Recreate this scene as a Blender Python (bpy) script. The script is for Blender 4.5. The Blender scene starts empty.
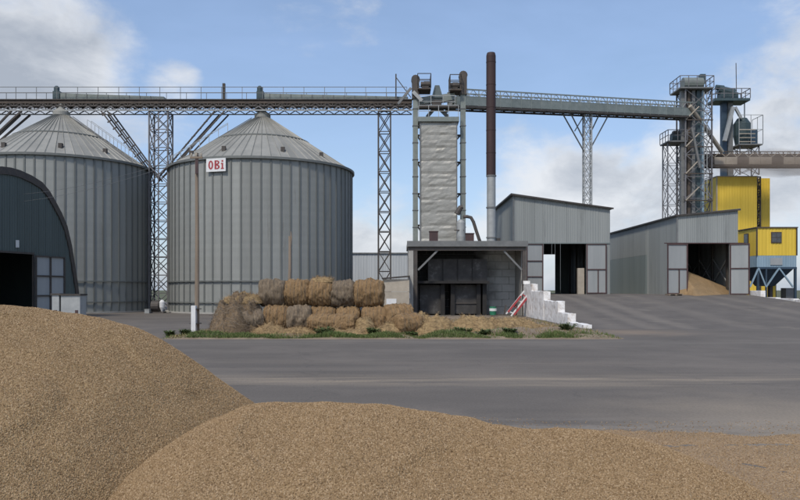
import bpy, bmesh, math, random
from mathutils import Vector, Matrix, noise
R = math.radians
SC = bpy.context.scene
COL = SC.collection
random.seed(7)

# ------------------------------------------------------------------ camera
F, HOR, CH = 740.0, 290.0, 2.0          # focal length (px of 800), horizon row, eye height
cam_d = bpy.data.cameras.new('camera'); cam = bpy.data.objects.new('camera', cam_d); COL.objects.link(cam)
cam.location = (0, 0, CH); cam.rotation_euler = (R(90), 0, 0)
cam_d.sensor_width = 36; cam_d.lens = F / 800 * 36; cam_d.shift_y = (HOR - 250) / 800
cam_d.clip_start = 0.1; cam_d.clip_end = 6000
SC.camera = cam

# ------------------------------------------------------------------ light
SUN_TO = Vector((-0.30, -0.62, 0.84)).normalized()
sun_el = math.asin(SUN_TO.z); sun_az = math.atan2(SUN_TO.x, SUN_TO.y)
sl = bpy.data.lights.new('sun', 'SUN'); sl.energy = 2.6; sl.angle = R(7); sl.color = (1, .93, .82)
so = bpy.data.objects.new('sun', sl); COL.objects.link(so); so.location = (-30, -30, 60)
so.rotation_euler = (-SUN_TO).to_track_quat('-Z', 'Y').to_euler()

vs = SC.view_settings
vs.view_transform = 'Standard'; vs.look = 'None'; vs.exposure = 0.0; vs.gamma = 1; vs.use_curve_mapping = False

# ------------------------------------------------------------------ world: clear-air sky with broken cloud
world = bpy.data.worlds.new('World'); SC.world = world; world.use_nodes = True
nt = world.node_tree; nt.nodes.clear(); L = nt.links.new
def wn(t, **k):
    n = nt.nodes.new(t)
    for a, b in k.items(): setattr(n, a, b)
    return n
def wmath(op, a, b=None, c=None, clamp=False):
    n = wn('ShaderNodeMath', operation=op, use_clamp=clamp)
    for i, v in enumerate((a, b, c)):
        if v is None: continue
        if isinstance(v, (int, float)): n.inputs[i].default_value = v
        else: L(v, n.inputs[i])
    return n.outputs[0]
def wmix(f, a, b):
    n = wn('ShaderNodeMix', data_type='RGBA')
    if isinstance(f, (int, float)): n.inputs['Factor'].default_value = f
    else: L(f, n.inputs['Factor'])
    for v, s in ((a, n.inputs[6]), (b, n.inputs[7])):
        if isinstance(v, tuple): s.default_value = (*v, 1)
        else: L(v, s)
    return n.outputs[2]
sky = wn('ShaderNodeTexSky', sky_type='NISHITA', sun_disc=False)
sky.sun_elevation = sun_el; sky.sun_rotation = sun_az; sky.air_density = 1.0; sky.dust_density = 1.2; sky.ozone_density = 1.4
tc = wn('ShaderNodeTexCoord'); D = tc.outputs['Generated']
def direction(x, y): return Vector(((x - 400) / F, 1, (HOR - y) / F)).normalized()
def wnoise(scale, detail, rough, zs=1.0, off=0.0, dist=0.0):
    m = wn('ShaderNodeMapping'); m.inputs['Scale'].default_value = (1, 1, zs); m.inputs['Location'].default_value = (off, off * .7, off * .3)
    L(D, m.inputs['Vector'])
    n = wn('ShaderNodeTexNoise'); n.inputs['Scale'].default_value = scale; n.inputs['Detail'].default_value = detail
    n.inputs['Roughness'].default_value = rough; n.inputs['Distortion'].default_value = dist
    L(m.outputs[0], n.inputs['Vector']); return n.outputs['Fac']
big = wnoise(3.2, 7, .56, 2.2, 3.1, .3)
fine = wnoise(11, 6, .6, 1.7, 8.0, .2)
fine2 = wnoise(6.5, 8, .58, 2.0, 5.0, .4)
base = wmath('ADD', wmath('MULTIPLY', big, .62), wmath('MULTIPLY', fine, .38))
def bank(lst):
    acc = None
    for x, y, rad, w in lst:
        c = direction(x, y)
        d = wn('ShaderNodeVectorMath', operation='DOT_PRODUCT'); L(D, d.inputs[0]); d.inputs[1].default_value = c
        mr = wn('ShaderNodeMapRange', interpolation_type='SMOOTHSTEP')
        mr.inputs['From Min'].default_value = math.cos(R(rad)); mr.inputs['From Max'].default_value = 1
        mr.inputs['To Min'].default_value = 0; mr.inputs['To Max'].default_value = w
        L(d.outputs['Value'], mr.inputs['Value'])
        acc = mr.outputs[0] if acc is None else wmath('ADD', acc, mr.outputs[0])
    return acc
# cumulus banks seen in the photograph (weights move the cloud threshold)
banks = bank([(-30, 30, 11, .24), (60, 70, 7, .09), (178, 86, 2.6, .17), (275, 50, 5, .05), (385, 245, 7, .22), (560, 215, 8, .15), (640, 190, 8, .13),
              (740, 160, 8, .13), (800, 45, 6, .05), (770, 210, 8, .14), (540, 130, 5, .05), (500, 25, 12, -.09), (275, 45, 5, .08), (640, 60, 9, -.12), (240, 30, 8, -.12), (300, 130, 9, -.10), (400, 120, 9, -.10)])
sep = wn('ShaderNodeSeparateXYZ'); L(D, sep.inputs[0])
dens = wmath('ADD', base, banks)
cov = wn('ShaderNodeMapRange', interpolation_type='SMOOTHSTEP')
cov.inputs['From Min'].default_value = .49; cov.inputs['From Max'].default_value = .72; L(dens, cov.inputs['Value'])
thick = wn('ShaderNodeMapRange', interpolation_type='SMOOTHSTEP')
thick.inputs['From Min'].default_value = .60; thick.inputs['From Max'].default_value = .88; L(dens, thick.inputs['Value'])
shade = wmath('ADD', wmath('MULTIPLY', thick.outputs[0], .62), wmath('MULTIPLY', wmath('SUBTRACT', fine2, .42), 2.6), clamp=True)
cloud = wmix(shade, (6.0, 6.15, 6.4), (3.0, 3.3, 3.8))
veil = wmath('MULTIPLY', wnoise(2.1, 5, .6, 3.0, 1.3, .5)  , .62)          # thin high veil that pales the blue
skyb = wmix(veil, sky.outputs[0], (3.4, 4.75, 7.6))
final = wmix(wmath('MULTIPLY', cov.outputs[0], .92), skyb, cloud)
bg = wn('ShaderNodeBackground'); L(final, bg.inputs['Color']); bg.inputs['Strength'].default_value = 0.14
L(bg.outputs[0], wn('ShaderNodeOutputWorld').inputs['Surface'])

# ------------------------------------------------------------------ helpers
def gx(x, Z): return (x - 400) / F * Z
def gz(y, Z): return CH + (HOR - y) / F * Z
def P(x, y, Z): return Vector((gx(x, Z), Z, gz(y, Z)))
WM = {}
def put(o, parent, m):
    COL.objects.link(o); WM[o.name] = m
    if parent is not None:
        o.parent = parent; o.matrix_parent_inverse = WM[parent.name].inverted()
    o.matrix_basis = m
    return o
def tag(o, label=None, cat=None, group=None, kind=None):
    if label: o['label'] = label
    if cat: o['category'] = cat
    if group: o['group'] = group
    if kind: o['kind'] = kind
    return o
def thing(name, label, cat, loc, group=None):
    o = bpy.data.objects.new(name, None); o.empty_display_size = .3
    put(o, None, Matrix.Translation(Vector(loc)))
    return tag(o, label, cat, group)
class MB:
    def __init__(s): s.v = []; s.f = []; s.mi = []
    def add(s, v, f, mi=0):
        n = len(s.v); s.v += [Vector(p) for p in v]; s.f += [[i + n for i in q] for q in f]; s.mi += [mi] * len(f); return s
    def box(s, lo, hi, mi=0):
        x0, y0, z0 = lo; x1, y1, z1 = hi
        return s.add([(x0,y0,z0),(x1,y0,z0),(x1,y1,z0),(x0,y1,z0),(x0,y0,z1),(x1,y0,z1),(x1,y1,z1),(x0,y1,z1)],
                     [(0,3,2,1),(4,5,6,7),(0,1,5,4),(1,2,6,5),(2,3,7,6),(3,0,4,7)], mi)
    def bar(s, a, b, w, h=None, mi=0):
        m = barmat(a, b, w, h)
        c = [m @ Vector((i - .5, j - .5, k - .5)) for k in (0,1) for j in (0,1) for i in (0,1)]
        return s.add(c, [(0,2,3,1),(4,5,7,6),(0,1,5,4),(1,3,7,5),(3,2,6,7),(2,0,4,6)], mi)
    def tube(s, pts, r, n=8, cap=True, mi=0):
        pts = [Vector(p) for p in pts]; rs = r if isinstance(r, (list, tuple)) else [r] * len(pts)
        vv = []; ff = []; ref = None
        for i, p in enumerate(pts):
            d = (pts[min(i+1, len(pts)-1)] - pts[max(i-1, 0)]).normalized()
            if ref is None: ref = Vector((0,0,1)) if abs(d.z) < .9 else Vector((1,0,0))
            a = d.cross(ref).normalized(); b = d.cross(a)
            ref = -b if False else ref
            for k in range(n):
                t = 2 * math.pi * k / n; vv.append(p + (a * math.cos(t) + b * math.sin(t)) * rs[i])
        for i in range(len(pts) - 1):
            for k in range(n):
                ff.append((i*n+k, i*n+(k+1)%n, (i+1)*n+(k+1)%n, (i+1)*n+k))
        if cap: ff.append(tuple(range(n))); ff.append(tuple(reversed(range((len(pts)-1)*n, len(pts)*n))))
        return s.add(vv, ff, mi)
    def lathe(s, c, prof, n=24, mi=0):
        c = Vector(c); vv = []; ff = []
        for r, z in prof:
            for k in range(n):
                t = 2*math.pi*k/n; vv.append(c + Vector((r*math.cos(t), r*math.sin(t), z)))
        for i in range(len(prof)-1):
            for k in range(n): ff.append((i*n+k, i*n+(k+1)%n, (i+1)*n+(k+1)%n, (i+1)*n+k))
        ff.append(tuple(reversed(range(n)))); ff.append(tuple(range((len(prof)-1)*n, len(prof)*n)))
        return s.add(vv, ff, mi)
    def build(s, name, mat, parent=None, smooth=False, origin=None):
        xs = [p.x for p in s.v]; ys = [p.y for p in s.v]; zs = [p.z for p in s.v]
        o0 = Vector(origin) if origin is not None else Vector(((min(xs)+max(xs))/2, (min(ys)+max(ys))/2, min(zs)))
        me = bpy.data.meshes.new(name); me.from_pydata([p - o0 for p in s.v], [], s.f)
        for m in (mat if isinstance(mat, (list, tuple)) else [mat]): me.materials.append(m)
        if any(s.mi): me.polygons.foreach_set('material_index', s.mi)
        if smooth: me.polygons.foreach_set('use_smooth', [True]*len(me.polygons))
        bm = bmesh.new(); bm.from_mesh(me); bmesh.ops.recalc_face_normals(bm, faces=bm.faces); bm.to_mesh(me); bm.free()
        return put(bpy.data.objects.new(name, me), parent, Matrix.Translation(o0))
def barmat(a, b, w, h=None):
    a = Vector(a); b = Vector(b); d = b - a; ln = d.length; d.normalize()
    up = Vector((0,0,1)) if abs(d.z) < .95 else Vector((0,1,0))
    x = up.cross(d).normalized(); y = d.cross(x)
    h = h or w
    m = Matrix(((x.x*w, y.x*h, d.x*ln, 0), (x.y*w, y.y*h, d.y*ln, 0), (x.z*w, y.z*h, d.z*ln, 0), (0,0,0,1)))
    m.translation = (a + b) / 2
    return m
UNIT = {}
def beam(name, a, b, w, mat, parent, h=None):
    """one steel member as its own object; all members of a material share one box mesh"""
    if mat.name not in UNIT:
        me = bpy.data.meshes.new('member'); me.from_pydata([(i-.5,j-.5,k-.5) for k in (0,1) for j in (0,1) for i in (0,1)], [],
            [(0,2,3,1),(4,5,7,6),(0,1,5,4),(1,3,7,5),(3,2,6,7),(2,0,4,6)]); me.materials.append(mat); UNIT[mat.name] = me
    return put(bpy.data.objects.new(name, UNIT[mat.name]), parent, barmat(a, b, w, h))
def share(name, src, parent, m):
    return put(bpy.data.objects.new(name, src.data), parent, m)

# ------------------------------------------------------------------ materials
def mat(name, c1, c2=None, scale=1.0, rough=.7, metal=0.0, stretch=(1,1,1), bump=0.0, bscale=30, jitter=0.0, c3=None, c3amt=.0, c3scale=.6, spec=.5, contrast=1.6, coord='pos'):
    m = bpy.data.materials.new(name); m.use_nodes = True; t = m.node_tree; n = t.nodes; l = t.links.new
    p = n['Principled BSDF']; p.inputs['Roughness'].default_value = rough; p.inputs['Metallic'].default_value = metal
    p.inputs['Specular IOR Level'].default_value = spec
    if coord == 'pos': src = n.new('ShaderNodeNewGeometry').outputs['Position']
    else: src = n.new('ShaderNodeTexCoord').outputs['Object']
    mp = n.new('ShaderNodeMapping'); mp.inputs['Scale'].default_value = stretch; l(src, mp.inputs['Vector'])
    no = n.new('ShaderNodeTexNoise'); no.inputs['Scale'].default_value = scale; no.inputs['Detail'].default_value = 6; no.inputs['Roughness'].default_value = .62
    l(mp.outputs[0], no.inputs['Vector'])
    mr = n.new('ShaderNodeMapRange'); mr.inputs['From Min'].default_value = .5 - .5/contrast*.6; mr.inputs['From Max'].default_value = .5 + .5/contrast*.6
    l(no.outputs['Fac'], mr.inputs['Value'])
    mx = n.new('ShaderNodeMix'); mx.data_type = 'RGBA'; mx.inputs[6].default_value = (*c1, 1); mx.inputs[7].default_value = (*(c2 or c1), 1)
    l(mr.outputs[0], mx.inputs['Factor']); col = mx.outputs[2]
    if c3 is not None:
        n3 = n.new('ShaderNodeTexNoise'); n3.inputs['Scale'].default_value = c3scale; n3.inputs['Detail'].default_value = 8; n3.inputs['Roughness'].default_value = .7
        l(mp.outputs[0], n3.inputs['Vector'])
        r3 = n.new('ShaderNodeMapRange'); r3.inputs['From Min'].default_value = .68 - c3amt*.35; r3.inputs['From Max'].default_value = .82 - c3amt*.25; l(n3.outputs['Fac'], r3.inputs['Value'])
        m3 = n.new('ShaderNodeMix'); m3.data_type = 'RGBA'; l(r3.outputs[0], m3.inputs['Factor']); l(col, m3.inputs[6]); m3.inputs[7].default_value = (*c3, 1); col = m3.outputs[2]
    if jitter:
        oi = n.new('ShaderNodeObjectInfo'); jr = n.new('ShaderNodeMapRange'); jr.inputs['To Min'].default_value = 1 - jitter; jr.inputs['To Max'].default_value = 1 + jitter
        l(oi.outputs['Random'], jr.inputs['Value'])
        mu = n.new('ShaderNodeVectorMath'); mu.operation = 'SCALE'; l(col, mu.inputs[0]); l(jr.outputs[0], mu.inputs['Scale']); col = mu.outputs[0]
    l(col, p.inputs['Base Color'])
    if bump:
        nb = n.new('ShaderNodeTexNoise'); nb.inputs['Scale'].default_value = bscale; nb.inputs['Detail'].default_value = 4; l(mp.outputs[0], nb.inputs['Vector'])
        b = n.new('ShaderNodeBump'); b.inputs['Strength'].default_value = bump; b.inputs['Distance'].default_value = .03; l(nb.outputs['Fac'], b.inputs['Height']); l(b.outputs[0], p.inputs['Normal'])
    return m
def soot_mat():
    # soot stain on the wall round the furnace mouth, ragged edge
    m = mat('furnace_wall_sooty_blocks', (.42,.43,.42), (.52,.53,.52), 1.0, .85, jitter=.03); t = m.node_tree; n = t.nodes; l = t.links.new; p = n['Principled BSDF']
    col = p.inputs['Base Color'].links[0].from_socket; g = n.new('ShaderNodeNewGeometry'); s = n.new('ShaderNodeSeparateXYZ'); l(g.outputs['Position'], s.inputs[0])
    no = n.new('ShaderNodeTexNoise'); no.inputs['Scale'].default_value = .9; no.inputs['Detail'].default_value = 6; l(g.outputs['Position'], no.inputs['Vector'])
    a = n.new('ShaderNodeMath'); a.operation = 'MULTIPLY_ADD'; l(no.outputs['Fac'], a.inputs[0]); a.inputs[1].default_value = 3.0; l(s.outputs['X'], a.inputs[2])
    r = n.new('ShaderNodeMapRange'); r.interpolation_type = 'SMOOTHSTEP'; r.inputs['From Min'].default_value = 9.8; r.inputs['From Max'].default_value = 7.8; r.inputs['To Max'].default_value = .93; l(a.outputs[0], r.inputs['Value'])
    x = n.new('ShaderNodeMix'); x.data_type = 'RGBA'; l(r.outputs[0], x.inputs['Factor']); l(col, x.inputs[6]); x.inputs[7].default_value = (.03,.028,.027,1); l(x.outputs[2], p.inputs['Base Color']); return m
VS = (1, 1, .12)      # vertical streaks
M = dict(
    silo=mat('silo_wall_steel', (.235,.243,.23), (.285,.292,.275), 1.2, .62, .08, VS, jitter=.10, c3=(.16,.145,.125), c3amt=.2, c3scale=1.6),
    stiff=mat('silo_stiffener_steel', (.125,.132,.126), (.16,.168,.16), 2, .6, .1, VS, jitter=.1),
    sroof=mat('silo_roof_steel', (.23,.228,.205), (.30,.292,.262), .8, .6, .1, (1,1,1), jitter=.1),
    dark=mat('dark_steel', (.05,.047,.045), (.085,.07,.06), 3, .65, .2, jitter=.2),
    rustdark=mat('brown_steel', (.055,.044,.037), (.092,.07,.054), 2, .75, .1, jitter=.2),
    grey=mat('grey_steel', (.14,.145,.145), (.2,.2,.195), 2, .6, .2, jitter=.12),
    lgrey=mat('light_grey_steel', (.3,.31,.31), (.4,.41,.4), 2, .55, .2, jitter=.1, c3=(.2,.15,.11), c3amt=.2),
    tower=mat('lattice_steel', (.115,.11,.115), (.19,.185,.19), 3, .6, .2, jitter=.25),
    green=mat('grey_green_steel', (.175,.20,.185), (.24,.265,.245), 2, .55, .2, jitter=.1),
    dgreen=mat('dark_green_paint', (.032,.055,.062), (.05,.078,.085), 2, .5, 0, jitter=.15),
    hangar=mat('hangar_sheet', (.068,.088,.083), (.084,.106,.10), 1.2, .65, .0, VS, jitter=.08),
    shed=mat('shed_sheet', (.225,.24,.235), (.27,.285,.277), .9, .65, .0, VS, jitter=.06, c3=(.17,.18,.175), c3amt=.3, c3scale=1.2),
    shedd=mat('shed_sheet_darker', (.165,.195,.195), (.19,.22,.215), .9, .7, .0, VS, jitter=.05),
    leaf=mat('door_sheet', (.27,.285,.285), (.33,.34,.34), 1.5, .55, .1, VS, jitter=.06, c3=(.17,.14,.12), c3amt=.2),
    farwall=mat('far_warehouse_sheet', (.46,.49,.51), (.53,.56,.575), 1.5, .55, .1, VS, jitter=.06),
    leaf2=mat('door_sheet_pale', (.31,.325,.33), (.37,.385,.39), 1.5, .55, .1, VS, jitter=.06),
    maroon=mat('maroon_paint', (.05,.028,.028), (.08,.04,.038), 3, .6, jitter=.2),
    foil=mat('foil_insulation', (.28,.272,.245), (.38,.37,.335), 1.3, .5, .35, (1,1,2.5), bump=.35, bscale=3.5, jitter=.07, c3=(.26,.23,.19), c3amt=.25, c3scale=1.5),
    stack=mat('stack_rust', (.034,.020,.021), (.058,.030,.028), 2.5, .7, .1, VS, c3=(.03,.022,.022), c3amt=.3),
    concrete=mat('concrete', (.30,.29,.27), (.38,.37,.34), 1.5, .85, bump=.3, bscale=12, jitter=.08),
    block=mat('furnace_wall_blocks', (.36,.37,.37), (.42,.43,.42), 1.0, .85, jitter=.06),
    soot=mat('sooty_steel', (.035,.033,.032), (.07,.066,.063), 1.2, .75, .1, c3=(.16,.155,.15), c3amt=.35, c3scale=1.2),
    blacksoot=mat('black_soot', (.014,.013,.013), (.025,.023,.022), 2, .8),
    lime=mat('whitewash', (.70,.68,.65), (.84,.82,.80), 2.5, .85, bump=.4, bscale=14, c3=(.40,.33,.27), c3amt=.5, c3scale=1.9),
    white=mat('white_paint', (.62,.62,.62), (.74,.74,.73), 3, .5, jitter=.05),
    wood=mat('weathered_wood', (.19,.145,.105), (.28,.22,.165), 5, .85, 0, (1,1,.08), bump=.4, bscale=20),
    yellow=mat('yellow_sheet', (.66,.455,.045), (.74,.515,.06), 1.2, .5, .05, VS, jitter=.05, c3=(.42,.30,.06), c3amt=.15),
    blue=mat('pale_blue_sheet', (.22,.32,.40), (.28,.38,.45), 1.5, .55, .1, VS, jitter=.08),
    dblue=mat('dark_blue_steel', (.03,.055,.085), (.045,.075,.11), 2, .5, .2, jitter=.15),
    red=mat('red_paint', (.30,.03,.04), (.40,.055,.06), 4, .6),
    slab=mat('beige_slab', (.33,.29,.235), (.42,.37,.30), 2, .85, bump=.3, bscale=10, jitter=.08),
    glass=mat('dull_glass', (.05,.055,.06), (.09,.095,.1), 4, .2, spec=.6),
    ramp=mat('ramp_asphalt', (.095,.082,.071), (.13,.113,.097), .55, .9, bump=.3, bscale=25, c3=(.19,.165,.13), c3amt=.35, c3scale=.5),
    soil=mat('dry_soil', (.17,.125,.085), (.26,.20,.14), 1.6, .95, bump=.5, bscale=14, c3=(.10,.11,.045), c3amt=.35, c3scale=1.2),
    field=mat('field', (.06,.075,.03), (.11,.105,.05), .08, .95),
    pvc=mat('green_plastic', (.02,.16,.09), (.03,.2,.11), 3, .4),
)
def jit_mat(name, cols, rough=.85, trans=None):
    """colour ramp by per-instance random value"""
    m = bpy.data.materials.new(name); m.use_nodes = True; n = m.node_tree.nodes; l = m.node_tree.links.new
    p = n['Principled BSDF']; p.inputs['Roughness'].default_value = rough; p.inputs['Specular IOR Level'].default_value = .25
    oi = n.new('ShaderNodeObjectInfo'); r = n.new('ShaderNodeValToRGB'); l(oi.outputs['Random'], r.inputs[0]); e = r.color_ramp.elements
    while len(e) < len(cols): e.new(.5)
    for i, c in enumerate(cols): e[i].position = i / (len(cols)-1); e[i].color = (*c, 1)
    l(r.outputs[0], p.inputs['Base Color']); return m

# ------------------------------------------------------------------ asphalt and grain surface materials
def asphalt_mat():
    m = mat('yard_asphalt', (.098,.084,.070), (.128,.110,.092), .5, .88, 0, (.25,1,1), bump=.35, bscale=40)
    t = m.node_tree; n = t.nodes; l = t.links.new; p = n['Principled BSDF']
    col = p.inputs['Base Color'].links[0].from_socket
    g = n.new('ShaderNodeNewGeometry'); s = n.new('ShaderNodeSeparateXYZ'); l(g.outputs['Position'], s.inputs[0])
    def dust(y0, wid, sc, amt, colr, prev, xs=.12):
        a = n.new('ShaderNodeMath'); a.operation = 'SUBTRACT'; l(s.outputs['Y'], a.inputs[0]); a.inputs[1].default_value = y0
        a2 = n.new('ShaderNodeMath'); a2.operation = 'ABSOLUTE'; l(a.outputs[0], a2.inputs[0])
        r = n.new('ShaderNodeMapRange'); r.interpolation_type = 'SMOOTHSTEP'; r.inputs['From Min'].default_value = wid; r.inputs['From Max'].default_value = 0; l(a2.outputs[0], r.inputs['Value'])
        mp = n.new('ShaderNodeMapping'); mp.inputs['Scale'].default_value = (xs, 1, 1); l(g.outputs['Position'], mp.inputs[0])
        no = n.new('ShaderNodeTexNoise'); no.inputs['Scale'].default_value = sc; no.inputs['Detail'].default_value = 7; no.inputs['Roughness'].default_value = .7; l(mp.outputs[0], no.inputs['Vector'])
        r2 = n.new('ShaderNodeMapRange'); r2.inputs['From Min'].default_value = .42; r2.inputs['From Max'].default_value = .68; r2.inputs['To Max'].default_value = amt; l(no.outputs['Fac'], r2.inputs['Value'])
        mu = n.new('ShaderNodeMath'); mu.operation = 'MULTIPLY'; l(r.outputs[0], mu.inputs[0]); l(r2.outputs[0], mu.inputs[1])
        x = n.new('ShaderNodeMix'); x.data_type = 'RGBA'; l(mu.outputs[0], x.inputs['Factor']); l(prev, x.inputs[6]); x.inputs[7].default_value = (*colr, 1); return x.outputs[2]
    col = dust(16.4, 1.9, 1.3, 1.0, (.29,.235,.17), col)      # dusty wheel line of grain chaff
    col = dust(19.5, 3.0, 1.0, .6, (.20,.165,.13), col)
    col = dust(10.6, 1.6, 2.2, .9, (.25,.22,.185), col, .3)    # pale dust by the heap's edge
    col = dust(28.5, 2.0, 1.2, .6, (.21,.19,.16), col)         # by the verge
    # mended and worn patches
    n5 = n.new('ShaderNodeTexNoise'); n5.inputs['Scale'].default_value = .16; n5.inputs['Detail'].default_value = 9; n5.inputs['Roughness'].default_value = .68; l(g.outputs['Position'], n5.inputs['Vector'])
    r5 = n.new('ShaderNodeMapRange'); r5.inputs['From Min'].default_value = .47; r5.inputs['From Max'].default_value = .62; r5.inputs['To Max'].default_value = .55; l(n5.outputs['Fac'], r5.inputs['Value'])
    x5 = n.new('ShaderNodeMix'); x5.data_type = 'RGBA'; l(r5.outputs[0], x5.inputs['Factor']); l(col, x5.inputs[6]); x5.inputs[7].default_value = (.17,.145,.12,1); col = x5.outputs[2]
    # cracks
    dn = n.new('ShaderNodeTexNoise'); dn.inputs['Scale'].default_value = .9; dn.inputs['Detail'].default_value = 5; l(g.outputs['Position'], dn.inputs['Vector'])
    dv = n.new('ShaderNodeVectorMath'); dv.operation = 'MULTIPLY_ADD'; l(dn.outputs['Color'], dv.inputs[0]); dv.inputs[1].default_value = (2.2,2.2,0); l(g.outputs['Position'], dv.inputs[2])
    vc = n.new('ShaderNodeTexVoronoi'); vc.feature = 'DISTANCE_TO_EDGE'; vc.inputs['Scale'].default_value = .17; l(dv.outputs[0], vc.inputs['Vector'])
    rc = n.new('ShaderNodeMapRange'); rc.inputs['From Min'].default_value = .007; rc.inputs['From Max'].default_value = .002; rc.inputs['To Max'].default_value = .22; l(vc.outputs['Distance'], rc.inputs['Value'])
    xc = n.new('ShaderNodeMix'); xc.data_type = 'RGBA'; l(rc.outputs[0], xc.inputs['Factor']); l(col, xc.inputs[6]); xc.inputs[7].default_value = (.05,.045,.04,1); col = xc.outputs[2]
    # washed-out dirt fan at the foot of the ramp and along the heaps
    for cxy, rad, amt, cc in (((11.0, 35.0), 4.0, .75, (.24,.18,.125)), ((-1.0, 10.3), 3.2, .7, (.27,.22,.17)), ((6.5, 11.0), 5.0, .7, (.30,.245,.18)), ((-12, 32), 4.0, .5, (.2,.165,.13))):
        ds = n.new('ShaderNodeVectorMath'); ds.operation = 'DISTANCE'; l(g.outputs['Position'], ds.inputs[0]); ds.inputs[1].default_value = (*cxy, 0)
        ad = n.new('ShaderNodeMath'); ad.operation = 'MULTIPLY_ADD'; l(dn.outputs['Fac'], ad.inputs[0]); ad.inputs[1].default_value = 3.5; l(ds.outputs['Value'], ad.inputs[2])
        rd = n.new('ShaderNodeMapRange'); rd.interpolation_type = 'SMOOTHSTEP'; rd.inputs['From Min'].default_value = rad+1.7; rd.inputs['From Max'].default_value = 1.2; rd.inputs['To Max'].default_value = amt; l(ad.outputs[0], rd.inputs['Value'])
        xd = n.new('ShaderNodeMix'); xd.data_type = 'RGBA'; l(rd.outputs[0], xd.inputs['Factor']); l(col, xd.inputs[6]); xd.inputs[7].default_value = (*cc, 1); col = xd.outputs[2]
    # fine speckle of chaff and old aggregate
    no = n.new('ShaderNodeTexNoise'); no.inputs['Scale'].default_value = 22; no.inputs['Detail'].default_value = 3; l(g.outputs['Position'], no.inputs['Vector'])
    r = n.new('ShaderNodeMapRange'); r.inputs['From Min'].default_value = .3; r.inputs['From Max'].default_value = .7; r.inputs['To Min'].default_value = .86; r.inputs['To Max'].default_value = 1.14; l(no.outputs['Fac'], r.inputs['Value'])
    mu = n.new('ShaderNodeVectorMath'); mu.operation = 'SCALE'; l(col, mu.inputs[0]); l(r.outputs[0], mu.inputs['Scale'])
    l(mu.outputs[0], p.inputs['Base Color'])
    return m
M['asphalt'] = asphalt_mat(); M['block_soot'] = soot_mat()
def grain_mat(name, tint):
    m = bpy.data.materials.new(name); m.use_nodes = True; n = m.node_tree.nodes; l = m.node_tree.links.new
    p = n['Principled BSDF']; p.inputs['Roughness'].default_value = .8; p.inputs['Specular IOR Level'].default_value = .3
    g = n.new('ShaderNodeNewGeometry')
    vo = n.new('ShaderNodeTexVoronoi'); vo.inputs['Scale'].default_value = 70; l(g.outputs['Position'], vo.inputs['Vector'])
    bw = n.new('ShaderNodeSeparateColor'); l(vo.outputs['Color'], bw.inputs[0])
    r = n.new('ShaderNodeValToRGB'); l(bw.outputs[0], r.inputs[0]); e = r.color_ramp.elements
    cols = [(.155,.10,.05), (.258,.172,.088), (.31,.21,.11), (.40,.287,.168)]
    while len(e) < 4: e.new(.5)
    for i, c in enumerate(cols): e[i].position = (0, .3, .75, 1)[i]; e[i].color = (*[c[k]*tint[k] for k in range(3)], 1)
    no = n.new('ShaderNodeTexNoise'); no.inputs['Scale'].default_value = 1.6; no.inputs['Detail'].default_value = 5; l(g.outputs['Position'], no.inputs['Vector'])
    mr = n.new('ShaderNodeMapRange'); mr.inputs['To Min'].default_value = .72; mr.inputs['To Max'].default_value = 1.25; l(no.outputs['Fac'], mr.inputs['Value'])
    mu = n.new('ShaderNodeVectorMath'); mu.operation = 'SCALE'; l(r.outputs[0], mu.inputs[0]); l(mr.outputs[0], mu.inputs['Scale'])
    n4 = n.new('ShaderNodeTexNoise'); n4.inputs['Scale'].default_value = .7; n4.inputs['Detail'].default_value = 9; n4.inputs['Roughness'].default_value = .72; l(g.outputs['Position'], n4.inputs['Vector'])
    r4 = n.new('ShaderNodeMapRange'); r4.inputs['From Min'].default_value = .54; r4.inputs['From Max'].default_value = .72; r4.inputs['To Max'].default_value = .6; l(n4.outputs['Fac'], r4.inputs['Value'])
    x4 = n.new('ShaderNodeMix'); x4.data_type = 'RGBA'; l(r4.outputs[0], x4.inputs['Factor']); l(mu.outputs[0], x4.inputs[6]); x4.inputs[7].default_value = (.20,.15,.095,1); l(x4.outputs[2], p.inputs['Base Color'])
    b = n.new('ShaderNodeBump'); b.inputs['Strength'].default_value = .8; b.inputs['Distance'].default_value = .012; l(vo.outputs['Distance'], b.inputs['Height']); l(b.outputs[0], p.inputs['Normal'])
    return m
M['grain'] = grain_mat('grain_surface', (1, 1, 1)); M['grain_dusty'] = grain_mat('grain_surface_dusty', (1.0, 1.02, 1.0))
M['grain_spill'] = grain_mat('grain_surface_spill', (1.08, 1.08, 1.15))
M['kernel'] = jit_mat('grain_kernel', [(.15,.093,.047), (.262,.173,.089), (.30,.203,.107), (.335,.23,.127), (.45,.33,.205)])

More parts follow.
